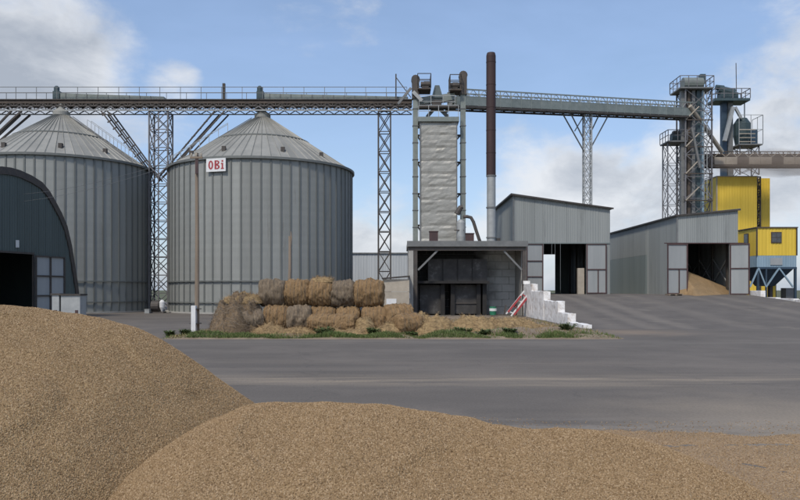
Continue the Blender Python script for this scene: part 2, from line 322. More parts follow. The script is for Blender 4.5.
def tracks(m, xs, col):
    # pale dusty wheel lines worn by trucks, running out of the shed doors
    t = m.node_tree; n = t.nodes; l = t.links.new; p = n['Principled BSDF']; cur = p.inputs['Base Color'].links[0].from_socket
    g = n.new('ShaderNodeNewGeometry'); s = n.new('ShaderNodeSeparateXYZ'); l(g.outputs['Position'], s.inputs[0])
    mp = n.new('ShaderNodeMapping'); mp.inputs['Scale'].default_value = (1, .12, 1); l(g.outputs['Position'], mp.inputs[0])
    no = n.new('ShaderNodeTexNoise'); no.inputs['Scale'].default_value = .9; no.inputs['Detail'].default_value = 7; no.inputs['Roughness'].default_value = .7; l(mp.outputs[0], no.inputs['Vector'])
    w = n.new('ShaderNodeMath'); w.operation = 'MULTIPLY_ADD'; l(no.outputs['Fac'], w.inputs[0]); w.inputs[1].default_value = 1.4; l(s.outputs['X'], w.inputs[2])
    for x, wd, am in xs:
        a = n.new('ShaderNodeMath'); a.operation = 'SUBTRACT'; l(w.outputs[0], a.inputs[0]); a.inputs[1].default_value = x+.7
        b = n.new('ShaderNodeMath'); b.operation = 'ABSOLUTE'; l(a.outputs[0], b.inputs[0])
        r = n.new('ShaderNodeMapRange'); r.interpolation_type = 'SMOOTHSTEP'; r.inputs['From Min'].default_value = wd; r.inputs['From Max'].default_value = 0; r.inputs['To Max'].default_value = am; l(b.outputs[0], r.inputs['Value'])
        x_ = n.new('ShaderNodeMix'); x_.data_type = 'RGBA'; l(r.outputs[0], x_.inputs['Factor']); l(cur, x_.inputs[6]); x_.inputs[7].default_value = (*col, 1); cur = x_.outputs[2]
    l(cur, p.inputs['Base Color'])
tracks(M['ramp'], [(13.2, .8, .35), (15.0, .9, .38), (11.2, 1.2, .2), (18.5, 1.2, .25), (23.0, .9, .25), (25.2, 1.0, .3)], (.22,.19,.155))
# ================================================================== THE SETTING
def sheet(name, mtl, x0, x1, y0, y1, z, nx=1, ny=1, zf=None):
    mb = MB(); v = []; f = []
    for j in range(ny+1):
        for i in range(nx+1):
            x = x0 + (x1-x0)*i/nx; y = y0 + (y1-y0)*j/ny; v.append((x, y, zf(x, y) if zf else z))
    for j in range(ny):
        for i in range(nx):
            a = j*(nx+1)+i; f.append((a, a+1, a+nx+2, a+nx+1))
    o = mb.add(v, f).build(name, mtl); return tag(o, kind='structure')
sheet('ground', M['field'], -2500, 2500, -400, 4500, -.012, 1, 1)
sheet('yard', M['asphalt'], -75, 75, -15, 125, 0)

def ramp_z(y):
    t = max(0, min(1, (y - 37.5) / 25.0)); t = t*t*(3-2*t)*.45 + t*.55
    return -.02 + 1.65*t
def ramp():
    mb = MB(); v = []; f = []; ys = [37.5 + i*1.25 for i in range(21)] + [86.0]; n = len(ys)
    xs = [9.95, 12, 15, 18, 22, 26, 29.0]; k = len(xs)
    for y in ys:
        for x in xs: v.append((x, y, ramp_z(y) + .03*noise.noise(Vector((x*.3, y*.3, 0))) * min(1, (y-37.5)/3)))
    for j in range(n-1):
        for i in range(k-1): a = j*k+i; f.append((a, a+1, a+k+1, a+k))
    for y in ys: v.append((xs[0], y, -.005)); 
    for y in ys: v.append((xs[-1], y, -.005))
    b = n*k
    for j in range(n-1):
        f.append((j*k, (j+1)*k, b+j+1, b+j)); c = b+n
        f.append((j*k+k-1, c+j, c+j+1, (j+1)*k+k-1))
    f.append(tuple([(n-1)*k+i for i in range(k)] + [b+2*n-1, b+n-1]))
    o = mb.add(v, f).build('ramp', M['ramp'], smooth=False); tag(o, kind='structure')
ramp()

def verge_z(x, y):
    """soil strip between the two roads, banked up a little under the straw"""
    ex = min(1, max(0, (x + 9.9)/1.2)) * min(1, max(0, (9.3 - x)/1.5)); ey = min(1, max(0, (y - 30.0)/.8)) * min(1, max(0, (56 - y)/4))
    if x < -.5: ey *= min(1, max(0, (37.5 - y)/1.5))
    h = .10 + .10*noise.noise(Vector((x*.5, y*.5, 3))) + .05*noise.noise(Vector((x*1.7, y*1.7, 5)))
    if x > 0: h += .28*math.exp(-((y-33.5)/2.2)**2)*min(1, x/2)*(.7+.5*noise.noise(Vector((x*.6, 9, 1))))
    edge = .9*noise.noise(Vector((x*.9, y*.2, 8)))*.15
    return max(-.03, (h + edge)*ex*ey - .012 + (.012 if ex*ey > .05 else 0))
sheet('verge', M['soil'], -10, 9.6, 29.9, 56.5, 0, 80, 100, verge_z)

# ================================================================== SILOS
def silo(cx, cy, rad, eave, peak, label, ladder_side, nseg=64):
    g = 'galvanised grain silos'
    t = thing('grain_silo', label, 'silo', (cx, cy, 0), g)
    c = Vector((cx, cy, 0))
    da = 2*math.pi/nseg
    # one wall sheet, shared and turned round the axis
    def wall_proto():
        mb = MB(); k = 3; tiers = 9; v = []; f = []
        for j in range(tiers*4+1):
            z = .12 + (eave-.12)*j/(tiers*4)
            for i in range(k+1):
                a = -da/2 + da*i/k; r = rad + .006*(1 if j % 2 else 0) + (.004 if (j//4) % 2 else 0)
                v.append((r*math.cos(a), r*math.sin(a), z))
        for j in range(tiers*4):
            for i in range(k): q = j*(k+1)+i; f.append((q, q+1, q+k+2, q+k+1))
        return mb.add(v, f)
    def roof_proto():
        mb = MB(); v = []; f = []; rr = .55; s = (peak-.35-eave)/(rad+.12-rr)
        for i, r in enumerate((rad+.14, rad*.5, rr)):
            z = peak-.35-(r-rr)*s; h = da/2*.995
            for a, dz in ((-h, .085), (-h*.82, .0), (h*.82, .0), (h, .085)):
                v.append((r*math.cos(a), r*math.sin(a), z + dz))
        for i in range(2):
            for k in range(3): q = i*4+k; f.append((q, q+1, q+5, q+4))
        return mb.add(v, f)
    first = {}
    for i in range(nseg):
        m = Matrix.Translation(c) @ Matrix.Rotation(i*da + .02, 4, 'Z')
        for nm, fn, mt in (('wall_sheet', wall_proto, M['silo']), ('roof_sheet', roof_proto, M['sroof'])):
            if nm not in first:
                mb = fn(); o = mb.build(nm, mt, t, origin=(0,0,0)); first[nm] = o; o.matrix_basis = m; WM[o.name] = m
            else: share(nm, first[nm], t, m)
        a = i*da + .02 + da/2; u = Vector((math.cos(a), math.sin(a), 0)); w = Vector((-u.y, u.x, 0))
        if 'st' not in first:
            mb = MB(); mb.box((rad-.03, -.065, .05), (rad+.07, .065, eave-.05)); o = mb.build('stiffener', M['stiff'], t, origin=(0,0,0)); first['st'] = o
            mm = Matrix.Translation(c) @ Matrix.Rotation(a, 4, 'Z'); o.matrix_basis = mm; WM[o.name] = mm
        else: share('stiffener', first['st'], t, Matrix.Translation(c) @ Matrix.Rotation(a, 4, 'Z'))
    def ring(name, r, z, hw, hh, mt):
        mb = MB(); mb.lathe((cx, cy, 0), [(r-hw, z-hh), (r+hw, z-hh), (r+hw, z+hh), (r-hw, z+hh), (r-hw, z-hh)], 64)
        mb.f = mb.f[:-2]; mb.mi = mb.mi[:-2]; return mb.build(name, mt, t)
    MB().lathe((cx, cy, 0), [(rad+.35, 0), (rad+.35, .12), (.2, .12)], 64).build('base_slab', M['concrete'], t)
    ring('wind_ring', rad+.14, 2.75, .05, .045, M['stiff']); ring('wind_ring', rad+.14, .95, .05, .04, M['stiff'])
    ring('eave_ring', rad+.15, eave+.0, .09, .10, M['stiff'])
    rm = rad*.52; zs = eave + (peak-eave)*.48
    ring('roof_ring', rm, zs+.10, .05, .05, M['stiff'])
    MB().lathe((cx, cy, 0), [(.75, peak-.45), (.75, peak-.1), (.5, peak+.12), (.28, peak+.3), (.28, peak+.75)], 24).build('roof_cap', M['sroof'], t)
    sl_ = (eave-peak+.35)/(rad-.5)
    def on_roof(a, r): return Vector((cx+r*math.cos(a), cy+r*math.sin(a), peak-.35+(r-.55)*sl_+.06))
    for a in (-1.15, -1.85, -2.4, -.6, .5, 2.2):
        p = on_roof(a, rad*.86); MB().box((p.x-.16, p.y-.16, p.z-.12), (p.x+.16, p.y+.16, p.z+.32)).build('roof_vent', M['dark'], t)
    # ladder with hoop guard down the roof
    a = ladder_side
    for s in (-.28, .28):
        w = Vector((-math.sin(a), math.cos(a), 0))*s
        beam('ladder_rail', on_roof(a, rad*.98)+w+Vector((0,0,.12)), on_roof(a, 1.0)+w+Vector((0,0,.12)), .06, M['grey'], t)
        beam('hand_rail', on_roof(a, rad*.98)+w+Vector((0,0,.95)), on_roof(a, rad*.38)+w+Vector((0,0,.95)), .04, M['lgrey'], t)
    for i in range(7):
        r = rad*(.98-.1*i); w = Vector((-math.sin(a), math.cos(a), 0))*.28
        for s in (-1, 1): beam('rail_post', on_roof(a, r)+w*s, on_roof(a, r)+w*s+Vector((0,0,.95)), .035, M['lgrey'], t)
    return t
silo(-31.75, 69.4, 7.95, 13.35, 18.75, 'large galvanised steel grain silo behind the dark arched hangar', -.25)
silo(-13.0, 70.0, 8.44, 13.05, 18.65, 'large galvanised steel grain silo behind the straw bales, carrying the sign', math.pi+.25)

# sign on the silo
sg_a = math.atan2(-8.32, -2.32); sgn = Vector((-math.cos(sg_a), -math.sin(sg_a), 0))
sc = Vector((-13.0, 70.0, 0)) + Vector((math.cos(sg_a), math.sin(sg_a), 0))*8.66
sign = thing('sign', 'white sign board with red letters OBi under the silo eave', 'sign', (sc.x, sc.y, 12.0))
ang = sg_a + math.pi/2
mb = MB().box((-.9, -.03, -.55), (.9, .03, .55)); b = mb.build('board', M['white'], sign, origin=(0,0,0))
mm = Matrix.Translation((sc.x, sc.y, 12.42)) @ Matrix.Rotation(ang, 4, 'Z'); b.matrix_basis = mm; WM[b.name] = mm
def letter(kind, x0, x1, z0, z1):
    """stencil-like slab letters: outer outline minus counters, as thin raised strips"""
    mb = MB(); w = x1-x0; h = z1-z0; sx = w*.30; d0, d1 = -.045, -.028
    def rect(a, b, c, d): mb.box((x0+a*w, d0, z0+c*h), (x0+b*w, d1, z0+d*h))
    def arc(cx, cz, rx, rz, tx, tz, a0, a1, n=14):
        v = []; f = []
        for i in range(n+1):
            t = R(a0+(a1-a0)*i/n)
            for r_ in (1, 0):
                px_ = x0+w*(cx+(rx-(0 if r_ else tx))*math.cos(t)); pz_ = z0+h*(cz+(rz-(0 if r_ else tz))*math.sin(t)); v += [(px_, d0, pz_), (px_, d1, pz_)]
        for i in range(n): q = 4*i; f += [(q, q+4, q+6, q+2), (q, q+1, q+5, q+4), (q+2, q+6, q+7, q+3)]
        mb.add(v, f)
    if kind == 'O': arc(.5, .5, .5, .5, .30, .17, 0, 360, 28)
    if kind == 'B':
        rect(.0, .34, 0, 1)
        arc(.42, .75, .50, .25, .30, .13, -90, 90); arc(.42, .26, .58, .26, .32, .13, -90, 90)
        rect(.34, .43, .87, 1); rect(.34, .43, .50, .62); rect(.34, .43, .40, .50); rect(.34, .43, 0, .13)
    if kind == 'i':
        rect(.25, .75, 0, .68); rect(0, .25, .56, .68); rect(0, .25, 0, .12); rect(.75, 1, 0, .12); rect(.22, .78, .80, 1)
    o = mb.build('letter', M['red'], sign, origin=(0,0,0)); o.matrix_basis = mm; WM[o.name] = mm
letter('O', -.70, -.25, -.36, .38); letter('B', -.12, .36, -.36, .38); letter('i', .47, .74, -.36, .38)

# ================================================================== LATTICE TOWERS AND GALLERIES
def lattice(t, x, y, z0, z1, wx, wy, bays, lw, bw, mt, leg='leg'):
    cs = [(x-wx/2, y-wy/2), (x+wx/2, y-wy/2), (x+wx/2, y+wy/2), (x-wx/2, y+wy/2)]
    for a in cs: beam(leg, (*a, z0), (*a, z1), lw, mt, t)
    for k in range(bays):
        za = z0+(z1-z0)*k/bays; zb = z0+(z1-z0)*(k+1)/bays
        for i in range(4):
            a, b = cs[i], cs[(i+1) % 4]
            beam('brace', (*a, za), (*b, zb), bw, mt, t); beam('brace', (*b, za), (*a, zb), bw, mt, t)
            beam('cross_bar', (*a, zb), (*b, zb), bw, mt, t)
def railing(t, pts, h, mt, step=1.6, w=.035, mid=True):
    for a, b in zip(pts[:-1], pts[1:]):
        a = Vector(a); b = Vector(b); n = max(1, round((b-a).length/step)); up = Vector((0,0,h))
        for i in range(n+1):
            p = a.lerp(b, i/n); beam('rail_post', p, p+up, w, mt, t)
        beam('hand_rail', a+up, b+up, w, mt, t)
        if mid: beam('hand_rail', a+up*.5, b+up*.5, w*.8, mt, t)
BY = 70.0
def gallery_left():
    x0, x1 = gx(-60, BY), gx(412, BY)
    t = thing('conveyor_gallery', 'long brown steel conveyor gallery running above the two silos', 'conveyor', (x0, BY, 18.7))
    for s in (-.85, .85):
        y = BY+s
        beam('bottom_chord', (x0, y, 18.8), (x1, y, 18.8), .09, M['lgrey'], t); beam('girder', (x0, y, 19.56), (x1, y, 19.56), .10, M['rustdark'], t, .26); beam('middle_chord', (x0, y, 19.2), (x1, y, 19.2), .08, M['dark'], t, .10)
        n = int((x1-x0)/1.05)
        for i in range(n):
            a = x0+(x1-x0)*i/n; b = x0+(x1-x0)*(i+.5)/n; c = x0+(x1-x0)*(i+1)/n
            beam('brace', (a, y, 18.82), (b, y, 19.16), .075, M['tower'], t); beam('brace', (b, y, 19.16), (c, y, 18.82), .075, M['tower'], t)
            beam('web_post', (a, y, 19.2), (a, y, 19.45), .08, M['dark'], t); beam('web_brace', (a, y, 19.22), (b, y, 19.44), .07, M['dark'], t); beam('web_brace', (b, y, 19.44), (c, y, 19.22), .07, M['dark'], t)
    n = int((x1-x0)/2.0)
    for i in range(n):                                # deck boards side by side
        a = x0+(x1-x0)*i/n; b = x0+(x1-x0)*(i+1)/n
        beam('deck_plate', (a+.01, BY, 19.78), (b-.01, BY, 19.78), 2.0, M['dark'], t, .08)
        beam('cross_beam', (a, BY-.9, 19.3), (a, BY+.9, 19.3), .12, M['dark'], t)
    railing(t, [(x0, BY-.97, 19.83), (x1-.5, BY-.97, 19.83)], 1.1, M['grey'], 1.9, .045, mid=True)
    railing(t, [(x0, BY+.97, 19.83), (x1-.5, BY+.97, 19.83)], 1.1, M['grey'], 1.9, .045, mid=False)
    # enclosed trough conveyors on the deck
    for xa, xb, h0, h1 in ((gx(62, BY), gx(165, BY), .58, .26), (gx(265, BY), gx(408, BY), .56, .24)):
        mb = MB(); mb.add([(xa, BY-.35, 19.95), (xb, BY-.35, 19.95), (xb, BY+.35, 19.95), (xa, BY+.35, 19.95),
                           (xa, BY-.35, 19.95+h0), (xb, BY-.35, 19.95+h1), (xb, BY+.35, 19.95+h1), (xa, BY+.35, 19.95+h0)],
                          [(0,3,2,1),(4,5,6,7),(0,1,5,4),(1,2,6,5),(2,3,7,6),(3,0,4,7)]); mb.build('trough_cover', M['green'], t)
        mb = MB(); mb.box((xa-.75, BY-.3, 19.83), (xa-.1, BY+.3, 20.75)); mb.lathe((xa-.5, BY, 0), [(.26, 20.75), (.26, 21.15), (.12, 21.3)], 10); mb.build('drive_motor', M['dgreen'], t)
        k = int((xb-xa)/1.0)
        for i in range(k): 
            x = xa+(i+.5)*1.0; hh = 19.95+h0+(h1-h0)*(x-xa)/(xb-xa); beam('cover_strap', (x, BY-.37, 19.95), (x, BY-.37, hh), .05, M['grey'], t)
    for x in (60, 258): beam('spout', (gx(x, BY), BY, 18.9), (gx(x, BY), BY, 19.6), .5, M['grey'], t)
    x = gx(226, BY); MB().box((x-.12, BY-.95, 19.85), (x+.12, BY-.7, 21.3)).build('junction_box', M['dark'], t)
    a = gx(396, BY); beam('stay_post', (a, BY-.8, 19.8), (a, BY-.8, 22.2), .12, M['dark'], t); beam('stay', (a, BY-.8, 21.9), (a+1.4, BY-.8, 20.0), .07, M['dark'], t)
gallery_left()

def support_between():
    x = (gx(150, BY)+gx(172, BY))/2
    t = thing('support_tower', 'wide lattice steel tower with splayed struts standing between the two silos', 'tower', (x, BY, 0), 'lattice gallery supports')
    lattice(t, x, BY, 0, 18.75, 1.75, 1.5, 11, .12, .07, M['tower'])
    beam('centre_post', (x, BY-.75, 0), (x, BY-.75, 18.7), .10, M['tower'], t)
    for top, bot in (((104.5, 113), (151, 174)), ((110.5, 113), (161, 181)), ((217, 113), (161, 177)), ((226.5, 113), (171, 173))):
        for y in (-.8, .8):
            beam('strut', P(*top, BY)+Vector((0, y, 0)), P(*bot, BY)+Vector((0, y*.5, 0)), .12, M['dark'], t)
        for k in range(9):
            f = (k+.5)/9; p = P(*top, BY).lerp(P(*bot, BY), f)+Vector((0, -.8+.4*f, 0)); beam('strut_tie', p-Vector((.16, 0, .1)), p+Vector((.16, 0, .1)), .1, M['dark'], t)
    return t
support_between()
def support_left():
    x = gx(-55, BY)
    t = thing('support_tower', 'lattice gallery support at the left edge of the picture, only its struts in view', 'tower', (x, BY, 0), 'lattice gallery supports')
    lattice(t, x, BY, 0, 18.75, 1.6, 1.5, 11, .12, .07, M['tower'])
    for y in (-.8, .8):
        for xt, dx in ((16, .3), (26, .85)):
            beam('strut', (gx(xt, BY), BY+y, 18.75), (x+dx, BY+y*.5, 12.2+dx*.6), .16, M['dark'], t)
support_left()
def support_mid():
    x = gx(384.5, BY); t = thing('support_tower', 'narrow lattice tower left of the dryer, holding up the gallery', 'tower', (x, BY, 0), 'lattice gallery supports')
    lattice(t, x, BY, 0, 18.75, 1.15, 1.15, 10, .12, .075, M['dark'])
support_mid()

# right-hand gallery, rising as it goes back to the head tower
GA = Vector((gx(452, 69), 69, 18.95)); GB = Vector((gx(692, 84), 84, 21.45))
gd = (GB-GA); gdir = gd.normalized(); gn = Vector((gdir.y, -gdir.x, 0)).normalized()
def gallery_right():
    t = thing('conveyor_gallery', 'grey green lattice conveyor gallery sloping from the dryer to the far head tower', 'conveyor', GA)
    H = 1.62
    n = 26
    for s in (-.8, .8):
        o = gn*s; up = Vector((0,0,1))
        beam('bottom_chord', GA+o, GB+o, .14, M['dark'], t, .16); beam('top_chord', GA+o+up*H, GB+o+up*H, .10, M['green'], t, .12)
        beam('middle_chord', GA+o+up*.95, GB+o+up*.95, .08, M['green'], t)
        for i in range(n):
            a = GA+gd*(i/n)+o; b = GA+gd*((i+1)/n)+o
            so_ = gn*(.02 if s > 0 else -.02)
            beam('side_panel', a+gdir*.015+up*.52+so_, b-gdir*.015+up*.52+so_, .03, M['green'], t, .78)
            beam('post', a, a+up*H, .07, M['green'], t); c = a.lerp(b, .5)
            beam('brace', a+up*.95, c+up*H, .05, M['lgrey'], t); beam('brace', c+up*H, b+up*.95, .05, M['lgrey'], t)
            if s > 0: beam('cross_beam', a-gn*1.6, a, .08, M['dark'], t)
    for i in range(n):
        a = GA+gd*(i/n); b = GA+gd*((i+1)/n); up = Vector((0,0,1))
        beam('deck_plate', a+up*.14+gdir*.01, b+up*.14-gdir*.01, 1.5, M['grey'], t, .05)
    beam('trough_cover', GA+Vector((0,0,.75)), GB+Vector((0,0,.75)), .6, M['green'], t, .6)
gallery_right()
def support_right():
    tt = .515; p = GA+gd*tt
    t = thing('support_tower', 'slim lattice column with V-shaped top braces behind the first shed', 'tower', (p.x, p.y, 0), 'lattice gallery supports')
    lattice(t, p.x, p.y, 0, p.z-.05, .75, .75, 16, .10, .055, M['lgrey'])
    for q, z1, z2 in ((-3.3, 0, 16.2), (-2.2, 0, 17.4), (2.9, 0, 16.6), (1.6, 0, 18.2)):
        a = p+gdir*q; a.z -= .05; c = p+gdir*(.35 if q > 0 else -.35); c.z = z2; beam('strut', a, c, .10, M['grey'], t)
    a = p+gdir*-.4; a.z -= .1; b = p+gdir*-1.7; b.z = 18.3; beam('strut', a, b, .08, M['grey'], t)
support_right()

# ================================================================== HANGAR
HC = Vector((-26.35, 50, 0)); HU = Vector((math.cos(R(75)), math.sin(R(75)), 0)); HN = Vector((HU.y, -HU.x, 0))
HPROF = [(0, 9.92), (.8, 9.87), (1.8, 9.68), (2.78, 9.37), (3.5, 8.85), (4.08, 8.2), (4.7, 7.45), (5.28, 6.54), (5.75, 5.2), (6.1, 3.7), (6.4, 2.4), (6.6, 1.2), (6.7, 0)]
def hz_at(w):
    w = abs(w)
    for (a, za), (b, zb) in zip(HPROF[:-1], HPROF[1:]):
        if a <= w <= b: return za+(zb-za)*(w-a)/(b-a)
    return 0
def hangar():
    t = thing('arched_hangar', 'dark green arched metal hangar with black doorway at the left edge', 'hangar', HC)
    def W(w, z, d=0): return HC+HU*w+HN*d+Vector((0,0,z))
    D0, D1, DH = -2.9, 2.0, 4.5
    edges = [-6.7+.67*i for i in range(21)]
    cuts = sorted(set([round(e, 3) for e in edges if not any(abs(e-q) < .2 for q in (D0, D1))] + [D0, D1]))
    for a, b in zip(cuts[:-1], cuts[1:]):
        zb = DH if a >= D0-.01 and b <= D1+.01 else 0
        mb = MB(); v = []; f = []; k = 6
        for i in range(k+1):
            w = a+.005+(b-a-.01)*i/k; d = .03 if i % 2 else 0; v += [W(w, zb, d), W(w, max(zb+.01, hz_at(w)), d)]
        for i in range(k): f.append((2*i, 2*i+2, 2*i+3, 2*i+1))
        mb.add(v, f).build('wall_sheet', M['hangar'], t)
    # arched roof shell in strips
    prof = [(-w, z) for w, z in reversed(HPROF[1:])] + HPROF
    for i in range(9):
        d0, d1 = -.02-i*1.8, -.02-(i+1)*1.8-.03; mb = MB(); v = []; f = []
        for w, z in prof: q = 1.012+.001*(i % 2); v += [W(w*q, z*q, d0), W(w*q, z*q, d1)]
        for k in range(len(prof)-1): f.append((2*k, 2*k+1, 2*k+3, 2*k+2))
        mb.add(v, f).build('roof_sheet', M['hangar'], t, smooth=True)
    mb = MB(); v = []; f = []
    for w, z in prof: v += [W(w*1.015, z*1.015, -16.15)]
    f.append(tuple(range(len(prof)))); mb.add(v, f).build('rear_wall', M['hangar'], t)
    mb = MB(); v = []; f = []
    for w, z in prof:
        for s, d in ((.985, .12), (1.035, .12), (1.035, -.12), (.985, -.12)): v.append(W(w*s, z*s, d))
    for k in range(len(prof)-1):
        for j in range(4): f.append((4*k+j, 4*k+(j+1) % 4, 4*k+4+(j+1) % 4, 4*k+4+j))
    mb.add(v, f).build('arch_rim', M['dark'], t)
    beam('door_lintel', W(D0-.1, DH+.06, .06), W(D1+.1, DH+.06, .06), .14, M['dark'], t)
    for w in (D0-.06, D1+.06): beam('door_post', W(w, 0, .06), W(w, DH, .06), .12, M['dark'], t)
    # open door leaf folded back on the wall
    a, b = 2.15, 4.95
    leaf = MB(); p = [W(a, .15, .16), W(b, .15, .22), W(b, 4.4, .22), W(a, 4.4, .16)]; q = [x-HN*.05 for x in p]
    leaf.add(p+q, [(0,1,2,3),(7,6,5,4),(0,4,5,1),(1,5,6,2),(2,6,7,3),(3,7,4,0)])
    lo = leaf.build('door_leaf', M['leaf2'], t)
    for z in (.15, 1.6, 3.0, 4.4): beam('frame_bar', W(a, z, .22), W(b, z, .28), .10, M['dark'], lo)
    for w in (a, (a+b)/2, b): beam('frame_bar', W(w, .1, .22+.06*(w-a)/(b-a)), W(w, 4.42, .22+.06*(w-a)/(b-a)), .10, M['dark'], lo)
    MB().box(W(.55, 4.9, .1)-Vector((.08,.08,.0)), W(.55, 4.9, .1)+Vector((.08,.08,.5))).build('lamp', M['white'], t)
    return t
hangar()
# white cabinets outside the hangar
def cabinet(xa, xb, yt, yb, Z, dep, label):
    a = P(xa, yt, Z); b = P(xb, yt, Z); t = thing('cabinet', label, 'cabinet', ((a.x+b.x)/2, Z, 0), 'cabinets outside the hangar')
    MB().box((a.x, Z, .12), (b.x, Z+dep, a.z)).build('body', M['lgrey'], t)
    MB().box((a.x-.06, Z-.08, a.z+.002), (b.x+.06, Z+dep+.06, a.z+.10)).build('lid', M['dark'], t)
    MB().box((a.x+.05, Z+.05, 0), (b.x-.05, Z+dep-.05, .12)).build('plinth', M['dark'], t)
    MB().box((b.x-.30, Z-.03, .5), (b.x-.12, Z, .75)).build('latch', M['maroon'], t)
cabinet(61, 80, 295.5, 0, 46, .9, 'wide white cabinet with dark lid at the foot of the hangar arch')
cabinet(52, 59, 295.0, 0, 46, .7, 'narrow white cabinet in front of the hangar door leaf')

# ================================================================== FURNACE BUILDING, DRYER, STACK
FZ = 57.0
def furnace_building():
    xa, xb = gx(408.5, FZ), gx(526, FZ); top = gz(241.5, FZ); back = 64.3
    t = thing('furnace_building', 'open fronted furnace house with flat roof and sooty block wall', 'building', ((xa+xb)/2, FZ, 0))
    MB().box((xa-.1, FZ-.25, top-.38), (xb+.1, back, top)).build('roof_slab', M['concrete'], t)
    MB().box((xa-.12, FZ-.29, top-.40), (xb+.12, FZ-.253, top+.03)).build('fascia', M['grey'], t)
    beam('front_beam', (xa, FZ, top-.55), (xb, FZ, top-.55), .22, M['dark'], t, .30)
    MB().box((xa, FZ-.1, 0), (xa+.38, back, top-.385)).build('side_wall', M['concrete'], t)
    MB().box((xb-.2, FZ+1.0, 0), (xb, back, top-.385)).build('side_wall', M['concrete'], t)
    # back wall laid in courses of blocks
    yb = 60.9; bw, bh = 1.13, .62; row = 0; z = 0.0
    src = None
    MB().box((xa+.4, yb+.12, 0), (xb-.22, yb+.3, top-.39)).build('back_wall', M['block'], t)
    while z < top-.5:
        x = xa+.4 - (bw/2 if row % 2 else 0)
        while x < xb-.25:
            l, r = max(x, xa+.4)+.012, min(x+bw, xb-.22)-.012
            if r-l > .15:
                h = min(bh, top-.4-z)-.02
                MB().box((l, yb, z+.01), (r, yb+.119, z+h)).build('block', M['block_soot'], t)
            x += bw
        z += bh; row += 1
    for x in (xa+.55, xb-.15): beam('post', (x, FZ+.05, 0), (x, FZ+.05, top-.42), .26, M['dark'], t)
    beam('brace', (gx(418, FZ), FZ+.05, gz(270, FZ)), (gx(438, FZ), FZ+.05, gz(250, FZ)), .14, M['grey'], t)
    beam('brace', (gx(522, FZ), FZ+.05, gz(270, FZ)), (gx(504, FZ), FZ+.05, gz(251, FZ)), .14, M['grey'], t)
    MB().lathe((gx(462, FZ), FZ+.6, top-.65), [(.03, .2), (.1, .12), (.1, 0)], 10).build('lamp', M['white'], t)
    MB().box((xa-.05, FZ-.16, 1.35), (xa+.12, FZ-.102, 1.75)).build('meter_box', M['white'], t)
    # furnace
    f = thing('furnace', 'soot-blackened furnace with hopper shelf inside the open house', 'furnace', (gx(450, 59), 59, 0))
    Z = 58.6; fa, fb = gx(428, Z), gx(487, Z)
    MB().box((fa, Z, gz(281, Z)), (fb, Z+2.2, gz(259, Z))).build('body', M['soot'], f)
    for k in range(1, 4):
        x = fa+(fb-fa)*k/4; MB().box((x-.04, Z-.05, gz(281, Z)+.05), (x+.04, Z-.002, gz(259, Z)-.03)).build('seam_bar', M['blacksoot'], f)
    MB().box((gx(417, Z), Z-.45, gz(283.5, Z)), (fb+.15, Z+2.2, gz(281, Z)-.004)).build('shelf', M['blacksoot'], f)
    for xx0, xx1 in ((420, 441), (455, 477)):
        MB().box((gx(xx0, Z), Z+.5, .1), (gx(xx1, Z), Z+.62, gz(285, Z))).build('fire_door', M['soot'], f)
    for xx in (417, 443, 453, 479, 485): MB().box((gx(xx, Z)-.16, Z+.2, 0), (gx(xx, Z)+.16, Z+2.2, gz(284, Z))).build('pier', M['blacksoot'], f)
    MB().box((gx(455, Z), Z+.42, .9), (gx(477, Z), Z+.499, 1.0)).build('door_bar', M['dark'], f)
    # roof boxes
    for (x0, x1, yt), lb in (((429.5, 438, 231), 'small maroon box on the furnace roof in front of the dryer'), ((466, 474, 233), 'small maroon box on the furnace roof right of the dryer')):
        q = thing('vent_box', lb, 'vent box', (gx(x0, 58.5), 58.5, top+.002), 'maroon boxes on the furnace roof')
        a, b = gx(x0, 58.5), gx(x1, 58.5); h = gz(yt, 58.5)
        MB().box((a, 58.5, top+.002), (b, 59.15, h-.06)).build('housing', M['maroon'], q); MB().box((a-.04, 58.46, h-.058), (b+.04, 59.19, h)).build('cap', M['maroon'], q)
    return top
RT = furnace_building()

